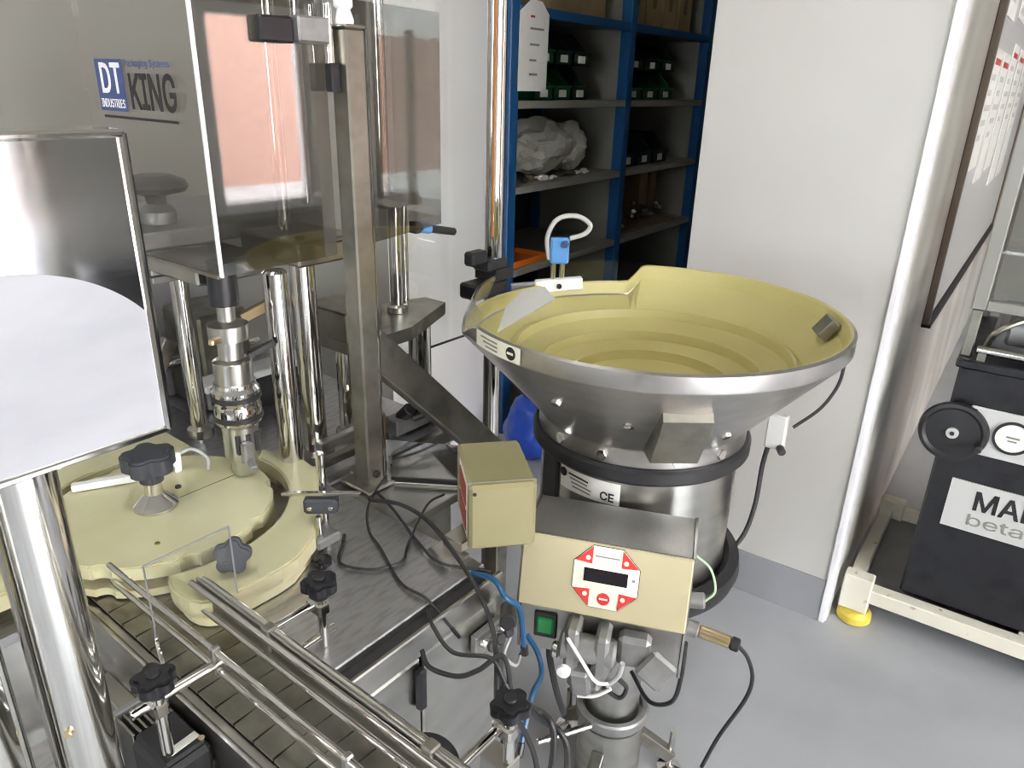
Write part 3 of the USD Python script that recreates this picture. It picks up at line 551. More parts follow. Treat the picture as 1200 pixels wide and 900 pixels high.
# plug and its cables on the right end
put(C, 'socket', cyl((Wd, .03, .035), (Wd + .022, .028, .033), .014, 20), 'cast'); put(C, 'plug', cyl((Wd + .022, .028, .033), (Wd + .075, .022, .026), .011, 20), 'brass', 'brass coloured round plug')
put(C, 'plug_boot', cyl((Wd + .075, .022, .026), (Wd + .09, .02, .024), .012, 16), 'rubber')
put(C, 'plug_cable', tube([(Wd + .088, .02, .024), (Wd + .106, .015, .006), (Wd + .118, .01, -.03), (Wd + .112, .01, -.08), (Wd + .08, .0, -.16), (Wd + .06, .0, -.24)], .0035, 8), 'cable')
put(C, 'rear_socket', cyl((Wd, .07, .06), (Wd + .028, .07, .064), .014, 18), 'cast'); put(C, 'earth_cable', tube([(Wd + .002, .09, .14), (Wd + .03, .085, .12), (Wd + .042, .075, .085), (Wd + .028, .07, .064)], .0022, 8), 'cable_green')
put(C, 'power_cable', tube([(Wd + .002, -.005, .03), (Wd + .003, -.004, -.04), (Wd - .006, .01, -.115), (Wd - .045, .05, -.165), (Wd - .085, .10, -.15)], .004, 8), 'cable')
put(C, 'drop_cable', tube([(.052, .01, -.03), (.055, .02, -.09), (.066, .05, -.19), (.078, .08, -.27)], .0065, 8), 'cable'); 
# swivel bracket between the column and the box; local axes of the box, its origin
Kb = thing('swivel_bracket', 'grey cast swivel clamp holding the control box to the column', 'bracket', tuple(O - [0, 0, .19]), rot=yaw)
put(Kb, 'knuckle', cyl((.082, -.046, .012), (.178, -.046, .012), .024, 28), 'cast'); put(Kb, 'lug', bx(.092, .116, -.07, -.0165, -.03, .06, .006), 'cast'); put(Kb, 'lug', bx(.142, .166, -.07, -.0165, -.03, .055, .006), 'cast')
put(Kb, 'hinge_block', bx(.178, .232, -.05, -.0165, -.012, .05, .008), 'cast'); put(Kb, 'hinge_wing', onto(bx(0, .05, -.025, .03, 0, .012, .005), (.222, -.05, .015), (.7, -.1, -.45), (.45, .2, .85)), 'cast')
put(Kb, 'clamp_bolt', cyl((.07, -.05, .0), (.082, -.05, .0), .014, 16), 'chrome'); put(Kb, 'bolt_cap', lathe([(0, 0), (.013, 0), (.011, .007), (0, .01)], (.095, -.07, -.022), (0, -1, 0), 18), 'white')
put(Kb, 'arm', [bar((.12, -.048, -.01), (.125, -.03, -.075), .062, .036, .006), bar((.125, -.035, -.065), (.145, .285, -.232), .058, .04, .006)], 'cast')
put(Kb, 'clamp_jaw', bx(.10, .19, .255, .30, -.27, -.20, .006), 'cast'); put(Kb, 'clamp_band', lathe([(.0625, 0), (.073, 0), (.073, .06), (.0625, .06)], (.153, .354, -.265), seg=40), 'cast')
put(Kb, 'zip_tie', tube([(.098, -.074, .05), (.125, -.076, .01), (.15, -.072, -.03), (.172, -.06, -.04)], .0032, 8), 'white'); put(Kb, 'zip_tie', tube([(.12, -.055, -.085), (.15, -.062, -.07), (.175, -.06, -.05)], .0035, 8), 'white')
put(Kb, 'tie_tail', tube([(.168, -.06, -.045), (.185, -.06, -.02), (.19, -.062, .01)], .0045, 8), 'cable_grey'); put(Kb, 'tie_loop', tube([(.16, -.05, -.06), (.19, -.05, -.075), (.20, -.05, -.05), (.185, -.055, -.03)], .004, 8), 'cable')


tc = thing('tall_cabinet', 'tall plain grey cabinet standing behind the machine at the left', 'cabinet', (.3, 1.8, 0), 'M')
put(tc, 'body', bx(-1.6, 1.58, 1.72, 1.90, .05, 2.9, .004), 'cab_grey'); put(tc, 'plinth', bx(-1.58, 1.56, 1.74, 1.88, 0, .05), 'rubber')
for x in (-.8, -.1): put(tc, 'door_gap', bx(x - .002, x + .002, 1.7185, 1.721, .1, 2.85), 'darkgap')

# ------------------------------------------------------------------ filling machine: cabinet and table (machine axes)
Cb = thing('filling_machine', 'brushed stainless machine base cabinet with flat table top', 'machine', (.58, 1.1, 0), 'M')
put(Cb, 'cabinet_body', [bx(.44, .742, .60, 1.7, .08, .885), bx(-.3, .31, 1.02, 1.7, .08, .885)], 'steel', smooth=False)
put(Cb, 'table_top', [bx(.43, .748, .622, 1.7, .885, .90, .002), bx(-.3, .318, 1.0, 1.7, .885, .90, .002)], 'steel_h', 'brushed table top')
put(Cb, 'gutter', bx(.43, .748, .594, .622, .882, .888), 'darkgap'); put(Cb, 'front_lip', bx(.43, .75, .586, .594, .86, .902, .002), 'steel')
dr = put(Cb, 'door', bx(.575, .738, .588, .60, .1, .856, .003), 'steel'); put(Cb, 'door', bx(.446, .571, .588, .60, .1, .856, .003), 'steel')
put(Cb, 'latch', [bx(.556, .572, .574, .588, .775, .845, .004)], 'rubber', 'black vertical door latch'); put(Cb, 'hinge', bx(.73, .745, .582, .592, .76, .82, .003), 'dull')
for x in (.46, .72):
    for y in (.65, 1.65): put(Cb, 'foot', lathe([(0, 0), (.035, 0), (.035, .012), (.014, .02), (.014, .09)], (x, y, .001), seg=18), 'rubber')
# cream change parts
def hole_poly(poly, *holes):
    for h in holes: poly = poly.difference(h)
    return poly
DC = (.475, 1.075)
SW = thing('star_wheel', 'cream plastic star wheel with pocketed edge on the machine table', 'star wheel', (*DC, .9), 'M')
disc = Point(*DC).buffer(.172, 48)
for k in range(9):
    a = 2 * PI * k / 9 + .25; disc = disc.difference(Point(DC[0] + .182 * math.cos(a), DC[1] + .182 * math.sin(a)).buffer(.018, 16))
put(SW, 'upper_disc', [ext(disc, .932, .952), ext(disc.buffer(-.002), .952, .954)], 'plate', smooth=25); put(SW, 'lower_disc', ext(disc, .903, .915), 'plate', smooth=25)
put(SW, 'hub', vcyl(*DC, .90, .932, .06), 'plate')
put(SW, 'split_line', bx(DC[0] + .03, DC[0] + .17, DC[1] - .003, DC[1] - .002, .954, .9545), 'darkgap'); put(SW, 'pin', vcyl(DC[0] + .045, DC[1] + .03, .95, .958, .005, 12), 'darkgap'); put(SW, 'pin', vcyl(DC[0] - .06, DC[1] - .1, .95, .956, .004, 12), 'brass')
kn = thing('clamp_knob', 'large charcoal lobed knob on a flared chrome foot at the centre of the star wheel', 'knob', (.468, 1.078, .954), 'M')
put(kn, 'foot', lathe([(0, 0), (.034, 0), (.034, .004), (.014, .024), (.0125, .06), (0, .06)], (.468, 1.078, .9545), seg=24), 'chrome')
put(kn, 'head', moved(lobed_knob(.041, .03, .018, .022), .468, 1.078, .998), 'grey_knob')
GD = thing('bottle_guide', 'cream plastic curved outer guide around the star wheel', 'guide', (.55, .9, .9), 'M')
outer = Polygon([(.395, .905), (.384, .885), (.378, .865), (.376, .845), (.379, .825), (.387, .81), (.40, .799), (.418, .794), (.50, .793), (.53, .797), (.58, .823), (.643, .893), (.711, .963), (.722, 1.04), (.70, 1.12), (.655, 1.16), (.475, 1.075), (.44, .95)]).buffer(.006).buffer(-.004)
gd = hole_poly(outer, Point(*DC).buffer(.198, 64), Polygon([(.28, .915), (.41, .90), (.475, 1.075), (.28, 1.2)]))
put(GD, 'upper_plate', [ext(gd, .925, .948), ext(gd.buffer(-.003), .948, .951)], 'plate', smooth=25); put(GD, 'lower_plate', ext(gd.buffer(-.01), .902, .918), 'plate', smooth=25)
for x, y in ((.44, .83), (.6, .9), (.69, 1.04)): put(GD, 'stand_off', vcyl(x, y, .90, .925, .012, 16), 'chrome')
put(GD, 'inner_strip', bx(.47, .50, .868, .885, .9, .952, .003), 'card')
BG = thing('bottle_guide', 'cream plastic rear guide plate at the far left of the star wheel', 'guide', (.3, 1.15, .9), 'M')
rear = hole_poly(Polygon([(.06, 1.03), (.30, 1.02), (.42, 1.05), (.47, 1.2), (.62, 1.24), (.62, 1.36), (.06, 1.36)]), Point(*DC).buffer(.195, 64))
put(BG, 'plate', [ext(rear, .925, .948), ext(rear.buffer(-.003), .948, .951)], 'plate', smooth=25); put(BG, 'stand_off', vcyl(.16, 1.1, .9, .925, .012), 'chrome'); put(BG, 'stand_off', vcyl(.55, 1.3, .9, .925, .012), 'chrome')
k2 = thing('clamp_knob', 'small dark lobed knob lying on its side at the end of the cream guide', 'knob', (.46, .845, .951), 'M')
put(k2, 'stud', cyl((.47, .86, .966), (.452, .83, .985), .006, 12), 'chrome')
put(k2, 'head', onto(lobed_knob(.026, .02, .012, .012), (.462, .848, .972), (.8, -.5, .1), (.1, .35, .93)), 'grey_knob')
put(k2, 'block', bx(.458, .485, .85, .878, .951, .968, .002), 'dull')

# ------------------------------------------------------------------ conveyor
CV = thing('conveyor', 'stainless slat chain conveyor running out between guide rails', 'conveyor', (.366, .6, .9), 'M')
put(CV, 'side_frame', [bx(.306, .312, -.25, 1.25, .80, .893, .002), bx(.312, .322, -.25, 1.25, .872, .893)], 'steel'); put(CV, 'side_frame', [bx(.418, .424, -.25, 1.25, .80, .893, .002), bx(.409, .418, -.25, 1.25, .872, .893)], 'steel')
put(CV, 'wear_strip', bx(.316, .322, -.25, 1.25, .884, .892), 'rubber'); put(CV, 'bed', bx(.32, .41, -.25, 1.25, .845, .85), 'darkgap')
for k in range(39):
    y = 1.235 - .0381 * k
    put(CV, 'slat', ext(Polygon([(.322, y - .0183), (.410, y - .0183), (.410, y + .0165), (.385, y + .0185), (.347, y + .0185), (.322, y + .0165)]), .896, .9), 'dull', smooth=False)
put(CV, 'drip_channel', [bx(.275, .306, -.25, .95, .80, .806, .001), bx(.272, .276, -.25, .95, .80, .83, .001)], 'steel')
RL = thing('guide_rail', 'left pair of chrome guide rods along the conveyor', 'rail', (.341, .6, .93), 'M')
for z in (.934, .962): put(RL, 'rod', cyl((.341, .965, z), (.341, -.25, z), .0042, 12), 'chrome')
for y in (.70, .46): put(RL, 'clamp', [bx(.336, .347, y - .005, y + .005, .928, .968, .002)], 'steel'); 
RR = thing('guide_rail', 'right guide rail of chrome rods on a steel strip beside the conveyor', 'rail', (.394, .6, .93), 'M')
for z, x in ((.936, .389), (.964, .391)): put(RR, 'rod', cyl((x, .84, z), (x, -.25, z), .0045, 12), 'chrome')
put(RR, 'backing_strip', bx(.396, .400, -.25, .835, .925, .972, .001), 'steel'); put(RR, 'outer_rod', cyl((.404, .83, .968), (.404, -.25, .968), .0045, 12), 'chrome')
for y in (.675, .40): put(RR, 'clamp', bx(.392, .408, y - .008, y + .008, .94, .975, .002), 'dull')

def rail_arm(x0, x1, y, z, kx_, kz, label, base):
    """cross rod, post, knob: holds a guide rail off the table"""
    t = thing('rail_arm', label, 'bracket', (kx_, y, base), 'M')
    put(t, 'cross_rod', cyl((x0, y, z), (x1, y, z), .006, 14), 'chrome'); put(t, 'post', vcyl(kx_, y - .013, base, kz, .007, 14), 'chrome')
    put(t, 'clamp_block', bx(kx_ - .009, kx_ + .009, y - .021, y + .009, z - .010, z + .010, .003), 'chrome')
    k = put(t, 'knob', moved(lobed_knob(.024, .018, .011, .012), kx_, y - .013, kz - .002), 'knob')
    put(t, 'knob_cap', vcyl(kx_, y - .013, kz + .027, kz + .032, .008, 14), 'rubber')
    return t
rail_arm(.236, .345, .698, .945, .262, .965, 'rail arm with black knob on the left side of the conveyor', .83)
ra = rail_arm(.394, .497, .682, .96, .474, .978, 'rail arm with black knob on a tall post on the table right of the conveyor', .90)
put(ra, 'cross_rod', cyl((.42, .67, .915), (.495, .672, .915), .006, 14), 'chrome')
rail_arm(.40, .528, .40, .905, .515, .925, 'rail arm with black knob at the front beside the feeder cables', .86)
put(stage.GetPrimAtPath('/World/rail_arm_002'), 'bracket_strip', [bx(.50, .53, .38, .42, .83, .86, .002), bx(.42, .53, .39, .41, .826, .834, .001)], 'steel')
put(stage.GetPrimAtPath('/World/rail_arm'), 'bracket_strip', [bx(.25, .312, .675, .70, .822, .832, .001)], 'steel')
mo = thing('gear_motor', 'black square conveyor motor with a white label and cooling fins', 'motor', (.295, .72, .75), 'M')
put(mo, 'body', bx(.245, .322 - .018, .665, .745, .72, .845, .006), 'rubber'); put(mo, 'cap', bx(.25, .30, .67, .74, .845, .852, .003), 'knob')
for k in range(7): put(mo, 'fin', bx(.25 + .008 * k, .2535 + .008 * k, .747, .79, .76, .845, .001), 'dull')
put(mo, 'end_box', bx(.246, .304, .79, .80, .755, .848, .002), 'housing'); put(mo, 'fin_core', bx(.25, .302, .742, .792, .755, .82), 'housing')
put(mo, 'rating_label', onto(ext(sbox(0, 0, .036, .011), 0, .0008), (.262, .678, .852), (1, .06, 0), (-.06, 1, 0)), 'paper', 'white rating label')
put(mo, 'screw', vcyl(.297, .675, .852, .855, .004, 10), 'brass')
hw = thing('drive_pulley', 'black round pulley at the right side of the conveyor frame', 'pulley', (.47, .48, .8), 'M')
put(hw, 'disc', lathe([(0, 0), (.03, 0), (.036, .004), (.038, .02), (.034, .026), (.012, .028), (0, .028)], (.46, .47, .83), (.2, -.25, .9), 32), 'rubber'); put(hw, 'shaft', cyl((.424, .47, .82), (.475, .468, .845), .008, 12), 'chrome')
mo.GetAttribute('xformOp:translate').Set(mo.GetAttribute('xformOp:translate').Get() + Gf.Vec3d(0, 0, .025))
# small clear pane over the infeed
pn = thing('infeed_pane', 'small clear pane hanging over the conveyor infeed', 'pane', (.39, .85, .95), 'M')
q0, q1, q2, q3 = (np.array(v) for v in ((.303, .76, 1.076), (.412, .76, 1.076), (.412, .76, .974), (.303, .76, .974)))
nn = np.cross(q1 - q0, q3 - q0); nn /= np.linalg.norm(nn)
def quad_plate(a, b, c, d, t):
    n_ = np.cross(b - a, d - a); n_ /= np.linalg.norm(n_); return trimesh.convex.convex_hull(np.array([a, b, c, d, a + n_ * t, b + n_ * t, c + n_ * t, d + n_ * t]))
put(pn, 'pane', quad_plate(q0, q1, q2, q3, .003), 'pane', smooth=False)
for a_, b_ in ((q0, q1), (q1, q2), (q0, q3)): put(pn, 'cut_edge', cyl(a_, b_, .0012, 8), 'housing')
put(pn, 'hanger', tube([(.303, .762, 1.0), (.302, .758, .965), (.285, .715, .955), (.262, .70, .95)], .0025, 8), 'chrome')

# ------------------------------------------------------------------ spindle and columns
Sp = thing('capping_spindle', 'stacked steel capping spindle with dark rings over the star wheel', 'spindle', (.622, 1.064, .95), 'M')
sp = (.622, 1.064, 0)
put(Sp, 'chuck', lathe([(0, .958), (.02, .958), (.022, .962), (.022, .985), (.028, .988), (.03, .994), (.03, 1.05), (.026, 1.054), (0, 1.054)], sp, seg=36), 'steel')
put(Sp, 'drive_sleeve', lathe([(.026, 1.054), (.038, 1.058), (.039, 1.062), (.039, 1.085), (.037, 1.088), (.037, 1.096), (.039, 1.099), (.039, 1.115), (.034, 1.122), (.034, 1.128)], sp, seg=40), 'chrome')
put(Sp, 'dark_ring', lathe([(.037, 1.062), (.0405, 1.064), (.0405, 1.072), (.037, 1.074)], sp, seg=40), 'rubber', 'dark ring around the sleeve'); put(Sp, 'dark_ring', lathe([(.037, 1.098), (.0405, 1.1), (.0405, 1.107), (.037, 1.109)], sp, seg=40), 'rubber', 'dark ring around the sleeve')
put(Sp, 'body', lathe([(.034, 1.128), (.031, 1.13), (.031, 1.165), (.027, 1.168), (.02, 1.17), (.02, 1.2), (.032, 1.203), (.032, 1.228), (.018, 1.232), (.014, 1.234), (.014, 1.26)], sp, seg=36), 'steel')
put(Sp, 'coupling', lathe([(0, 1.26), (.022, 1.26), (.023, 1.262), (.023, 1.33), (0, 1.33)], sp, seg=28), 'knob', 'black upper coupling')
for k in range(4): put(Sp, 'slot', bx(.622 + .029 * math.cos(-2.3 + .55 * k) - .004, .622 + .029 * math.cos(-2.3 + .55 * k) + .004, 1.064 + .029 * math.sin(-2.3 + .55 * k) - .004, 1.064 + .029 * math.sin(-2.3 + .55 * k) + .004, 1.005 + .012 * (k % 2), 1.04, .001), 'darkgap')
put(Sp, 'side_valve', [bx(.60, .618, 1.02, 1.036, .99, 1.03, .003), cyl((.612, 1.03, 1.0), (.60, 1.0, .992), .007, 12)], 'cast'); put(Sp, 'grip_arm', [bar((.65, 1.06, 1.165), (.69, 1.04, 1.185), .01, .012)], 'rubber'); put(Sp, 'grip_arm', [bar((.60, 1.05, 1.21), (.575, 1.04, 1.212), .01, .01)], 'brass')
def column(x, y, z0, z1, r, label, flange=True):
    t = thing('guide_column', label, 'column', (x, y, z0), 'M'); put(t, 'shaft', vcyl(x, y, z0, z1, r), 'chrome')
    if flange: put(t, 'collar', lathe([(r, 0), (r * 1.5, 0), (r * 1.55, .004), (r * 1.55, .018), (r, .024)], (x, y, z0), seg=28), 'steel')
    return t
column(.712, 1.055, .90, 1.302, .0205, 'chrome column right of the capping spindle')
column(.80, 1.10, .90, 1.302, .0225, 'chrome column just left of the square guard post')
column(.655, 1.262, .951, 1.285, .0155, 'thin chrome column behind the steel plate, left of the spindle')
column(.70, 1.36, .90, 1.285, .013, 'slim chrome column at the very back of the machine', False)
column(.905, 1.13, .90, 1.182, .016, 'short chrome column under the low end plate, behind the square post')
column(1.155, 1.165, .0, 1.103, .026, 'dark square edged column under the right end of the side plate', False)
column(.925, 1.06, .95, 1.19, .009, 'thin chrome rod behind the square post', False)
mb = thing('machine_extension', 'stainless rear machine bed behind the square guard post', 'machine', (.95, 1.3, 0), 'M')
put(mb, 'bed', bx(.75, 1.10, 1.0, 1.7, .86, .90, .003), 'steel_h'); put(mb, 'skirt', bx(.76, 1.09, 1.01, 1.68, .1, .86), 'dull'); put(mb, 'ledge', bx(.80, 1.09, .985, 1.005, .875, .905, .002), 'steel')
for x, y in ((.79, 1.04), (1.06, 1.04), (.79, 1.64), (1.06, 1.64)): put(mb, 'foot', vcyl(x, y, .001, .1, .02), 'rubber')
tp = thing('top_plate', 'thick steel head plate above the columns, seen under the smoked panel', 'plate', (.8, 1.1, 1.3), 'M')
put(tp, 'plate', bx(.745, .875, 1.03, 1.2, 1.302, 1.345, .004), 'dull'); put(tp, 'rear_plate', bx(.60, .745, 1.10, 1.42, 1.285, 1.315, .004), 'steel'); put(tp, 'bolt', vcyl(.765, 1.05, 1.345, 1.352, .008, 6), 'darkgap'); put(tp, 'gasket', bx(.745, .875, 1.028, 1.0302, 1.335, 1.338), 'darkgap')
sp2 = thing('side_plate', 'steel cross plate on columns right of the square post', 'plate', (1.05, 1.13, 1.15), 'M')
put(sp2, 'plate', ext(Polygon([(.87, 1.05), (1.02, 1.05), (1.20, 1.125), (1.20, 1.19), (1.10, 1.22), (.87, 1.2)]), 1.104, 1.132), 'dull', smooth=False); put(sp2, 'step', bx(.86, .95, 1.06, 1.19, 1.132, 1.19, .003), 'dull')
rod = thing('guide_column', 'pair of chrome rods rising from the side plate behind the smoked panel', 'column', (1.09, 1.15, 1.13), 'M')
put(rod, 'shaft', vcyl(1.075, 1.15, 1.133, 1.36, .014), 'chrome'); put(rod, 'shaft', vcyl(1.11, 1.16, 1.133, 1.36, .008), 'chrome'); put(rod, 'collar', lathe([(.014, 0), (.022, 0), (.022, .012), (.014, .016)], (1.075, 1.15, 1.133), seg=24), 'steel'); put(rod, 'cross_head', bx(1.02, 1.13, 1.12, 1.19, 1.36, 1.385, .003), 'dull')
pk = thing('press_knob', 'black mushroom handle on a grey boss above the head slab', 'knob', (.66, 1.33, 1.36), 'M')
put(pk, 'head', lathe([(0, .085), (.03, .087), (.052, .078), (.056, .068), (.05, .06), (.018, .052), (.014, .03)], (.655, 1.3, 1.35), seg=32), 'knob'); put(pk, 'boss', lathe([(.0, 0), (.03, 0), (.03, .02), (.022, .03), (.014, .034)], (.655, 1.3, 1.356), seg=28), 'cast')
sl = thing('head_slab', 'dark grey head slab with a pale ribbed block under it at the left', 'slab', (.7, 1.4, 1.3), 'M')
put(sl, 'slab', bx(.50, .95, 1.22, 1.55, 1.325, 1.355, .004), 'housing'); put(sl, 'block', bx(.60, .70, 1.26, 1.34, 1.315, 1.325, .002), 'steel')
for k in range(4): put(sl, 'rib', bx(.60, .708, 1.245, 1.26, 1.317 - .0001 - .0 - .014 * (k) - .012, 1.317 - .014 * k, .002), 'cast')
mech = thing('drive_mechanism', 'dark mechanism with rods and blocks behind the capping spindle', 'mechanism', (.7, 1.5, .9), 'M')
put(mech, 'back_plate', bx(.42, .96, 1.60, 1.63, .90, 1.33, .003), 'housing'); put(mech, 'bearing_block', bx(.56, .66, 1.45, 1.6, .90, 1.08, .006), 'housing'); put(mech, 'bearing_block', bx(.78, .90, 1.45, 1.6, .90, 1.12, .006), 'dull')
put(mech, 'shaft', cyl((.50, 1.5, 1.02), (.95, 1.5, 1.02), .014, 16), 'chrome'); put(mech, 'link', bar((.58, 1.42, .91), (.70, 1.42, 1.10), .02, .03), 'dull')
put(mech, 'cream_arm', bar((.72, 1.18, 1.19), (.78, 1.14, 1.225), .016, .02), 'brass', 'pale arm beside the column')
wb = thing('white_tray', 'white plastic tray standing on the machine bed behind the capping spindle', 'tray', (.9, 1.5, .9), 'M')
put(wb, 'body', bx(.74, 1.02, 1.38, 1.445, .975, .992, .003), 'white'); put(wb, 'stand', bx(.78, .98, 1.39, 1.435, .90, .975), 'darkgap')
vb = thing('valve_block', 'brass and steel valve blocks with black fittings behind the square post', 'valve', (.88, 1.05, .9), 'M')
put(vb, 'body', bx(.86, .915, 1.02, 1.055, .905, .985, .004), 'brass'); put(vb, 'cross_beam', bx(.76, .93, 1.03, 1.05, .95, .968, .002), 'steel'); put(vb, 'cross_beam', bx(.76, .93, 1.03, 1.05, .915, .93, .002), 'dull')
for k in range(3): put(vb, 'fitting', cyl((.99 + .035 * k, 1.06, .935), (.99 + .035 * k, 1.03, .965), .014, 14), 'rubber')
put(vb, 'manifold', bx(.96, 1.09, 1.04, 1.08, .905, .94, .003), 'cast'); put(vb, 'elbow', tube([(1.0, 1.03, .94), (1.02, 1.0, .955), (1.06, .99, .94), (1.08, 1.02, .93)], .008, 10), 'cable')
sb = thing('sensor_bar', 'dark sensor block under a thin steel bar above the table', 'sensor', (.61, .85, .98), 'M')
put(sb, 'bar', bar((.576, .89, 1.0), (.655, .798, 1.0), .008, .006, .001), 'chrome'); put(sb, 'body', onto(bx(-.026, .026, -.014, .012, -.012, .012, .004), (.615, .845, .982), (.65, -.76, 0), (0, 0, 1)), 'grey_knob', 'dark rounded sensor body')
for s in (-1, 1): put(sb, 'screw', cyl(np.array((.615, .845, .98)) + np.array((.65, -.76, 0)) * .016 * s + np.array((-.76, -.65, 0)) * .011, np.array((.615, .845, .98)) + np.array((.65, -.76, 0)) * .016 * s + np.array((-.76, -.65, 0)) * .014, .004, 10), 'chrome')
put(sb, 'post', vcyl(.63, .86, .90, 1.06, .007, 14), 'chrome'); put(sb, 'post', vcyl(.60, .835, .90, .97, .005, 12), 'chrome'); put(sb, 'lower_clamp', bx(.585, .63, .82, .86, .918, .935, .003), 'housing'); put(sb, 'knob', moved(lobed_knob(.016, .012, .008, .006), .575, .80, .905), 'knob'); put(sb, 'knob_stem', bar((.60, .835, .91), (.575, .80, .91), .008, .008, .001), 'dull')
gj = thing('gate_jaw', 'small white bracket with a looped wire behind the big charcoal knob', 'bracket', (.5, 1.2, .95), 'M')
put(gj, 'bar', bar((.40, 1.22, .962), (.52, 1.16, .962), .016, .012), 'white'); put(gj, 'upright', bar((.55, 1.16, .951), (.555, 1.165, .985), .012, .012), 'white'); put(gj, 'link', bar((.50, 1.165, .962), (.555, 1.162, .958), .008, .008), 'cast'); put(gj, 'wire_loop', tube([(.555, 1.165, .98), (.575, 1.15, .99), (.59, 1.13, .975), (.585, 1.12, .955)], .003, 8), 'cable_grey')

# ------------------------------------------------------------------ guard posts and panels
Po = thing('guard_post', 'square brushed steel guard post with diagonal brace', 'post', (.805, .95, .9), 'M')
put(Po, 'post', bx(.785, .822, .93, .968, .90, 1.668, .003), 'dull'); put(Po, 'cap', bx(.783, .824, .928, .970, 1.668, 1.673, .002), 'steel'); put(Po, 'cap_nut', lathe([(0, 0), (.014, 0), (.015, .006), (.01, .02), (.014, .024), (.014, .035), (0, .038)], (.80, .95, 1.673), seg=20), 'white')
put(Po, 'brace', turned(bar((.81, .949, 1.175), (1.19, .949, .795), .038, .062, .003), (0, 0, 1), 0), 'dull'); put(Po, 'foot_plate', bx(.765, .84, .91, .99, .9004, .908, .002), 'steel'); put(Po, 'base_bolt', cyl((.803, .93, .925), (.803, .925, .925), .007, 12), 'darkgap')
put(Po, 'edge_strip', bx(.8215, .8235, .928, .931, .905, 1.668), 'chrome', 'bright corner edge of the post')
put(Po, 'stay_leg', bx(1.165, 1.205, .93, .97, .0, .82, .003), 'dull'); put(Po, 'stay_foot', bx(1.145, 1.225, .91, .99, .0, .008), 'steel')
put(Po, 'table_tie', bx(.74, .84, .91, .99, .87, .897, .002), 'steel')
dp = thing('drip_cover', 'stainless drip cover between the square post and the cream switch box', 'cover', (.87, .87, .9), 'M')
put(dp, 'sheet', quad_plate(np.array([.825, .925, .902]), np.array([.91, .80, .902]), np.array([.91, .80, .985]), np.array([.825, .925, .99]), .002), 'mirror', smooth=False)
put(dp, 'lip', bar((.825, .922, .901), (.91, .797, .901), .008, .006, .001), 'steel'); put(dp, 'gasket', bar((.828, .918, .909), (.91, .795, .909), .004, .01, .001), 'rubber'); put(dp, 'support', bx(.745, .915, .80, .93, .88, .899, .002), 'steel')
PX = .572
gp = thing('safety_screen', 'clear front guard panel reflecting the doorway, left of the square post', 'panel', (.67, .972, 1.33), 'M')
put(gp, 'pane', bx(PX, .779, .972, .977, 1.33, 2.05), 'pane_smoke', smooth=False); put(gp, 'cut_edge', bx(PX - .004, PX - .0002, .970, .978, 1.328, 2.05, .001), 'pane_edge', 'bright cut edge at the corner')
hb = put(gp, 'hinge_block', [bx(.715, .77, .945, .971, 1.645, 1.68, .003)], 'cast', 'grey hinge block fixing the panel to the post'); put(gp, 'hinge_pad', bx(.66, .715, .955, .971, 1.643, 1.677, .003), 'knob', 'black pad beside the hinge block'); put(gp, 'hinge_pin', vcyl(.775, .955, 1.60, 1.70, .006, 12), 'chrome'); put(gp, 'hinge_foot', bx(.768, .785, .945, .962, 1.58, 1.62, .002), 'knob')
gr = thing('safety_screen', 'smoked guard panel right of the square post with a straight right edge', 'panel', (.92, .972, 1.34), 'M')
put(gr, 'pane', quad_plate(np.array([.826, .972, 1.338]), np.array([1.022, .972, 1.352]), np.array([1.022, .972, 1.707]), np.array([.826, .972, 1.71]), .005), 'pane_smoke', smooth=False)
put(gr, 'mount', [cyl((.822, .955, 1.66), (.835, .972, 1.66), .008, 12)], 'chrome'); put(gr, 'mount', [cyl((.822, .955, 1.40), (.835, .972, 1.40), .008, 12)], 'chrome')
hn = thing('pull_handle', 'black bar handle with blue collar below the smoked panel', 'handle', (1.08, 1.0, 1.31), 'M')
put(hn, 'bar', cyl((.975, .99, 1.349), (1.083, .99, 1.326), .0075, 16), 'knob'); put(hn, 'collar', cyl((.99, .99, 1.3455), (1.015, .99, 1.3405), .0095, 16), 'sensor_blue', 'blue collar'); put(hn, 'mount', bx(.965, .980, .977, .996, 1.338, 1.36, .002), 'knob')
gs = thing('side_screen', 'clear side guard panel carrying the blue and black maker sign', 'panel', (PX, 1.13, 1.33), 'M')
put(gs, 'pane', bx(PX - .0045, PX, .979, 1.295, 1.33, 2.05), 'pane_film', smooth=False)
lx = PX - .0062                                   # the sign sits on the outer face; it reads along -y
def sgn(poly_or_mesh, material, name='sign_print', label=None): return put(gs, name, onto(poly_or_mesh, (lx, 1.247, 1.545), (0, -1, 0), (0, 0, 1)), material, label, False)
sgn(ext(sbox(0, 0, .082, .072), 0, .0006), 'blue_print', 'sign_block', 'blue block reading DT INDUSTRIES')
def word(s, x, y, w, h, m, bold=True):
    t = meshkit.text_mesh(s, h, .0006, bold); t.apply_transform(np.diag([w / t.extents[0], 1, 1, 1])); t.apply_translation((x, y, .0008)); return sgn(t, m, 'lettering')
word('DT', .010, .026, .062, .040, 'white'); word('INDUSTRIES', .005, .005, .072, .012, 'white', False)
word('Packaging Systems', .092, .062, .122, .009, 'blue_print', False); word('KING', .094, .006, .125, .046, 'black')
sgn(ext(sbox(.006, -.010, .219, -.0065), 0, .0006), 'black', 'underline')
put(gs, 'bottom_channel', bx(PX - .006, PX + .002, .98, 1.295, 1.325, 1.33), 'dull')
cp_ = thing('guard_pole', 'tall round chrome pole with black clamps behind the bowl', 'pole', (1.462, 1.2, 0), 'M')
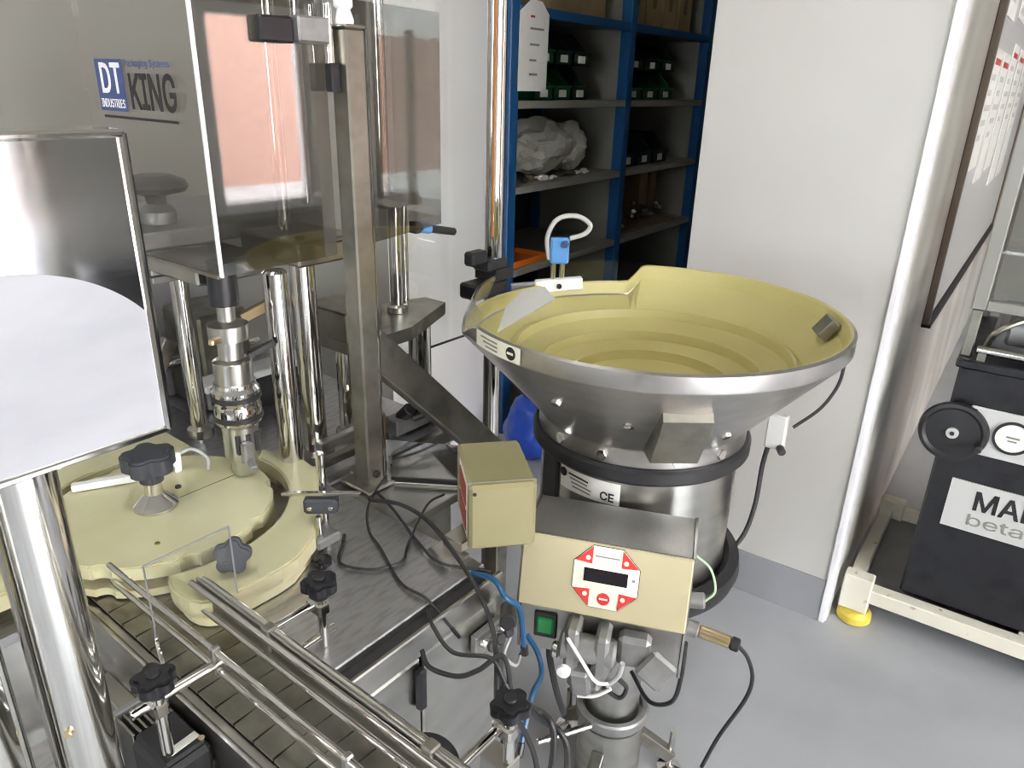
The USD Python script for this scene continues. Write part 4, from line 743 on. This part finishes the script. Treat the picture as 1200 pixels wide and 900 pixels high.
put(cp_, 'tube', vcyl(1.462, 1.2, 0, 3.09, .0235), 'chrome'); put(cp_, 'clamp', [bx(1.41, 1.487, 1.17, 1.23, 1.155, 1.185, .006), bx(1.36, 1.42, 1.18, 1.215, 1.175, 1.21, .006)], 'rubber', 'black upper clamp'); put(cp_, 'clamp', [bx(1.36, 1.49, 1.17, 1.23, 1.09, 1.13, .006)], 'rubber', 'black lower clamp'); put(cp_, 'clamp_neck', bx(1.43, 1.50, 1.165, 1.235, 1.13, 1.16), 'rubber')
put(cp_, 'seal', bx(1.438, 1.442, 1.185, 1.19, 1.24, 3.0), 'amber'); put(cp_, 'flange', lathe([(.0235, 0), (.06, 0), (.06, .01), (.0235, .014)], (1.462, 1.2, .001), seg=28), 'steel')
gb = thing('safety_screen', 'clear rear guard panel clamped to the chrome pole', 'panel', (1.2, 1.2, 1.0), 'M')
put(gb, 'pane', bx(1.13, 1.436, 1.198, 1.203, 1.0, 2.3), 'pane', smooth=False); put(gb, 'cut_edge', bx(1.13, 1.436, 1.197, 1.204, .997, 1.0), 'knob', 'dark lower edge')
fp_ = thing('overhead_tubes', 'upper grey tubes of the machine guard above the square post', 'frame', (.85, 1.25, 1.7), 'M')
put(fp_, 'tube', vcyl(.86, 1.15, 1.385, 2.4, .011), 'chrome'); put(fp_, 'tube', vcyl(.80, 1.14, 1.345, 2.4, .013), 'chrome'); put(fp_, 'tube', vcyl(1.03, 1.13, 1.385, 2.4, .012), 'chrome'); put(fp_, 'head_plate', bx(.78, 1.06, 1.11, 1.18, 2.4, 2.43, .003), 'dull')

# ------------------------------------------------------------------ stainless plate on poles, front left
Pl = thing('outfeed_stand', 'polished stainless plate box standing on two chrome poles at the front left', 'stand', (.15, .62, 0), 'M')
put(Pl, 'plate', bx(-.03, .264, .560, .566, 1.328, 1.560, .002), 'mirror', 'polished face plate')
rim = [bx(-.03, .264, .554, .60, 1.557, 1.563, .002), bx(.261, .267, .556, .60, 1.328, 1.562, .002), bx(-.03, .264, .558, .60, 1.326, 1.331, .001)]
for q in rim: put(Pl, 'flange', q, 'chrome')
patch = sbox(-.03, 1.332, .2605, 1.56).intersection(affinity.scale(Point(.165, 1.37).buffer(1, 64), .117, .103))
put(Pl, 'satin_area', onto(ext(patch, 0, .0006), (0, .5599, 0), (1, 0, 0), (0, 0, 1)), 'satin', 'rough satin area with a round upper edge', False)
put(Pl, 'back_cover', bx(-.03, .262, .598, .602, 1.33, 1.558), 'steel'); put(Pl, 'mount_block', bx(.06, .21, .602, .66, 1.335, 1.38, .004), 'steel')
put(Pl, 'pole', vcyl(.171, .632, 0, 1.33, .0275), 'chrome'); put(Pl, 'pole', vcyl(.100, .628, 0, 1.33, .0275), 'chrome')
put(Pl, 'foot_plate', bx(.05, .23, .57, .70, .0, .01, .002), 'steel'); put(Pl, 'pole_screw', cyl((.158, .613, 1.05), (.152, .607, 1.05), .004, 10), 'brass')
lt = thing('lower_table', 'dull steel lower shelf at the left of the conveyor', 'table', (.0, .9, .7), 'M')
put(lt, 'top', bx(-.5, .255, .75, 1.0, .70, .712, .002), 'steel_h'); put(lt, 'edge_beam', bx(-.5, .262, .735, .75, .68, .725, .002), 'steel'); put(lt, 'leg', bx(-.1, -.06, .76, .80, 0, .70), 'dull'); put(lt, 'leg', bx(.2, .24, .76, .80, 0, .70), 'dull')
dm = thing('chain_drive', 'dark chain drive unit at the far left under the cream plates', 'drive', (.05, .93, .7), 'M')
put(dm, 'case', bx(-.06, .13, .86, .985, .713, .88, .008), 'housing')
for k in range(5): put(dm, 'sprocket', cyl((.02 + .02 * k, .855, .76 + .02 * (k % 2)), (.02 + .02 * k, .84, .76 + .02 * (k % 2)), .018, 12), 'chrome' if k % 2 else 'rubber', smooth=20)

# ------------------------------------------------------------------ cream switch box beside the bowl
a_ = math.degrees(math.atan2(-.072, .075))
SB = thing('switch_box', 'cream plastic switch box with two dark red labels beside the bowl', 'switch box', (.757, .595, .93), 'W', rot=a_)
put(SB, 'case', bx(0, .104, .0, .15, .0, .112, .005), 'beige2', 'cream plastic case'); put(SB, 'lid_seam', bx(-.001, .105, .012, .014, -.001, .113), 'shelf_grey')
for z0 in (.018, .062): put(SB, 'red_label', bx(-.002, 0, .03, .10, z0, z0 + .036), 'red_dark', 'dark red label')
put(SB, 'label_backing', bx(-.001, .0, .022, .108, .01, .106), 'sticker'); put(SB, 'screw', cyl((.008, -.0, .10), (.008, -.002, .10), .003, 10), 'black')
put(SB, 'gland', cyl((.05, .07, 0), (.05, .07, -.02), .012, 14), 'rubber')
bs = thing('box_bracket', 'steel arm carrying the cream switch box from the machine base', 'bracket', (.79, .68, .9), 'M')
put(bs, 'arm', bx(.735, .86, .66, .70, .908, .926, .002), 'steel'); put(bs, 'foot', bx(.70, .745, .65, .71, .900, .9085, .001), 'steel')

# ------------------------------------------------------------------ cables and hoses
def cable(pts, r, material, label, cat='cable', name='cable'):
    P = np.array(pts); t = thing(name, label, cat, tuple(P[0]), 'M'); put(t, 'sheath', tube(pts, r, 8), material)
    put(t, 'end_sleeve', cyl(P[-1], P[-1] + (P[-1] - P[-2]) / np.linalg.norm(P[-1] - P[-2]) * .02, r * 1.35, 10), 'knob')
cable([(.75, .891, .91), (.751, .809, .931), (.736, .725, .935), (.687, .608, .93), (.652, .537, .915), (.62, .494, .894), (.581, .457, .843), (.577, .443, .80)], .0036, 'cable', 'thick black cable arching over the table edge down to the front')
cable([(.561, .575, .885), (.556, .555, .87), (.571, .52, .865), (.585, .495, .88), (.611, .473, .898), (.602, .45, .846)], .0035, 'cable', 'thin black cable looping in front of the latch door')
cable([(.612, .614, .9), (.592, .583, .9), (.583, .538, .887), (.6, .486, .895), (.603, .463, .866)], .003, 'cable', 'thin black cable hanging over the front lip in the middle of the table edge')
cable([(.711, .615, .907), (.709, .571, .917), (.699, .541, .907), (.72, .53, .877), (.735, .53, .80)], .0045, 'cable_blue', 'blue hose bent over the front corner of the table', 'hose', 'hose')
cable([(.79, .565, .765), (.784, .538, .748), (.759, .511, .738), (.709, .492, .745), (.663, .475, .70)], .0045, 'cable_blue', 'blue hose hanging below the control box', 'hose', 'hose')
cable([(.808, .909, .927), (.74, .88, .911), (.692, .827, .903), (.666, .769, .905), (.626, .682, .905), (.624, .626, .905), (.615, .57, .89)], .0022, 'cable', 'thin black cable lying across the table to its front edge')
cable([(.771, .897, .917), (.752, .828, .91), (.713, .732, .908), (.697, .669, .908), (.724, .615, .906)], .0026, 'cable', 'black cable lying on the table towards the corner under the switch box')
cable([(.826, .781, .929), (.784, .781, .927), (.703, .745, .906), (.663, .72, .905), (.62, .74, .905), (.60, .79, .905), (.64, .83, .905)], .0022, 'cable', 'thin black cable curling in a loop on the table below the post')
cable([(.603, .463, .86), (.693, .466, .729), (.706, .438, .711), (.704, .42, .679), (.688, .414, .60), (.66, .43, .5)], .005, 'cable', 'outer black cable of the bundle hanging at the bottom centre')
cable([(.60, .47, .85), (.68, .468, .758), (.689, .443, .738), (.68, .43, .701), (.66, .426, .62), (.65, .43, .5)], .005, 'cable', 'inner black cable of the bundle hanging at the bottom centre')
cable([(.59, .46, .84), (.63, .45, .77), (.64, .43, .70), (.63, .42, .60), (.62, .42, .5)], .004, 'cable', 'leftmost black cable of the bundle hanging at the bottom centre')
cable([(.745, .56, .83), (.72, .545, .82), (.70, .54, .80), (.715, .53, .775), (.74, .54, .77)], .0025, 'cable_grey', 'thin grey wire loop at the cabinet corner')
fi = thing('valve_island', 'cluster of small chrome and black air fittings at the cabinet corner', 'valve', (.70, .58, .82), 'M')
put(fi, 'base', bx(.672, .738, .572, .586, .79, .83, .003), 'cast')
for k in range(3): put(fi, 'fitting', cyl((.685 + .02 * k, .575, .815), (.68 + .02 * k, .55, .825), .008, 12), 'chrome'); put(fi, 'push_ring', cyl((.68 + .02 * k, .55, .825), (.679 + .02 * k, .545, .827), .009, 12), 'rubber')
put(fi, 'plug', cyl((.74, .565, .85), (.70, .535, .862), .013, 14), 'rubber')
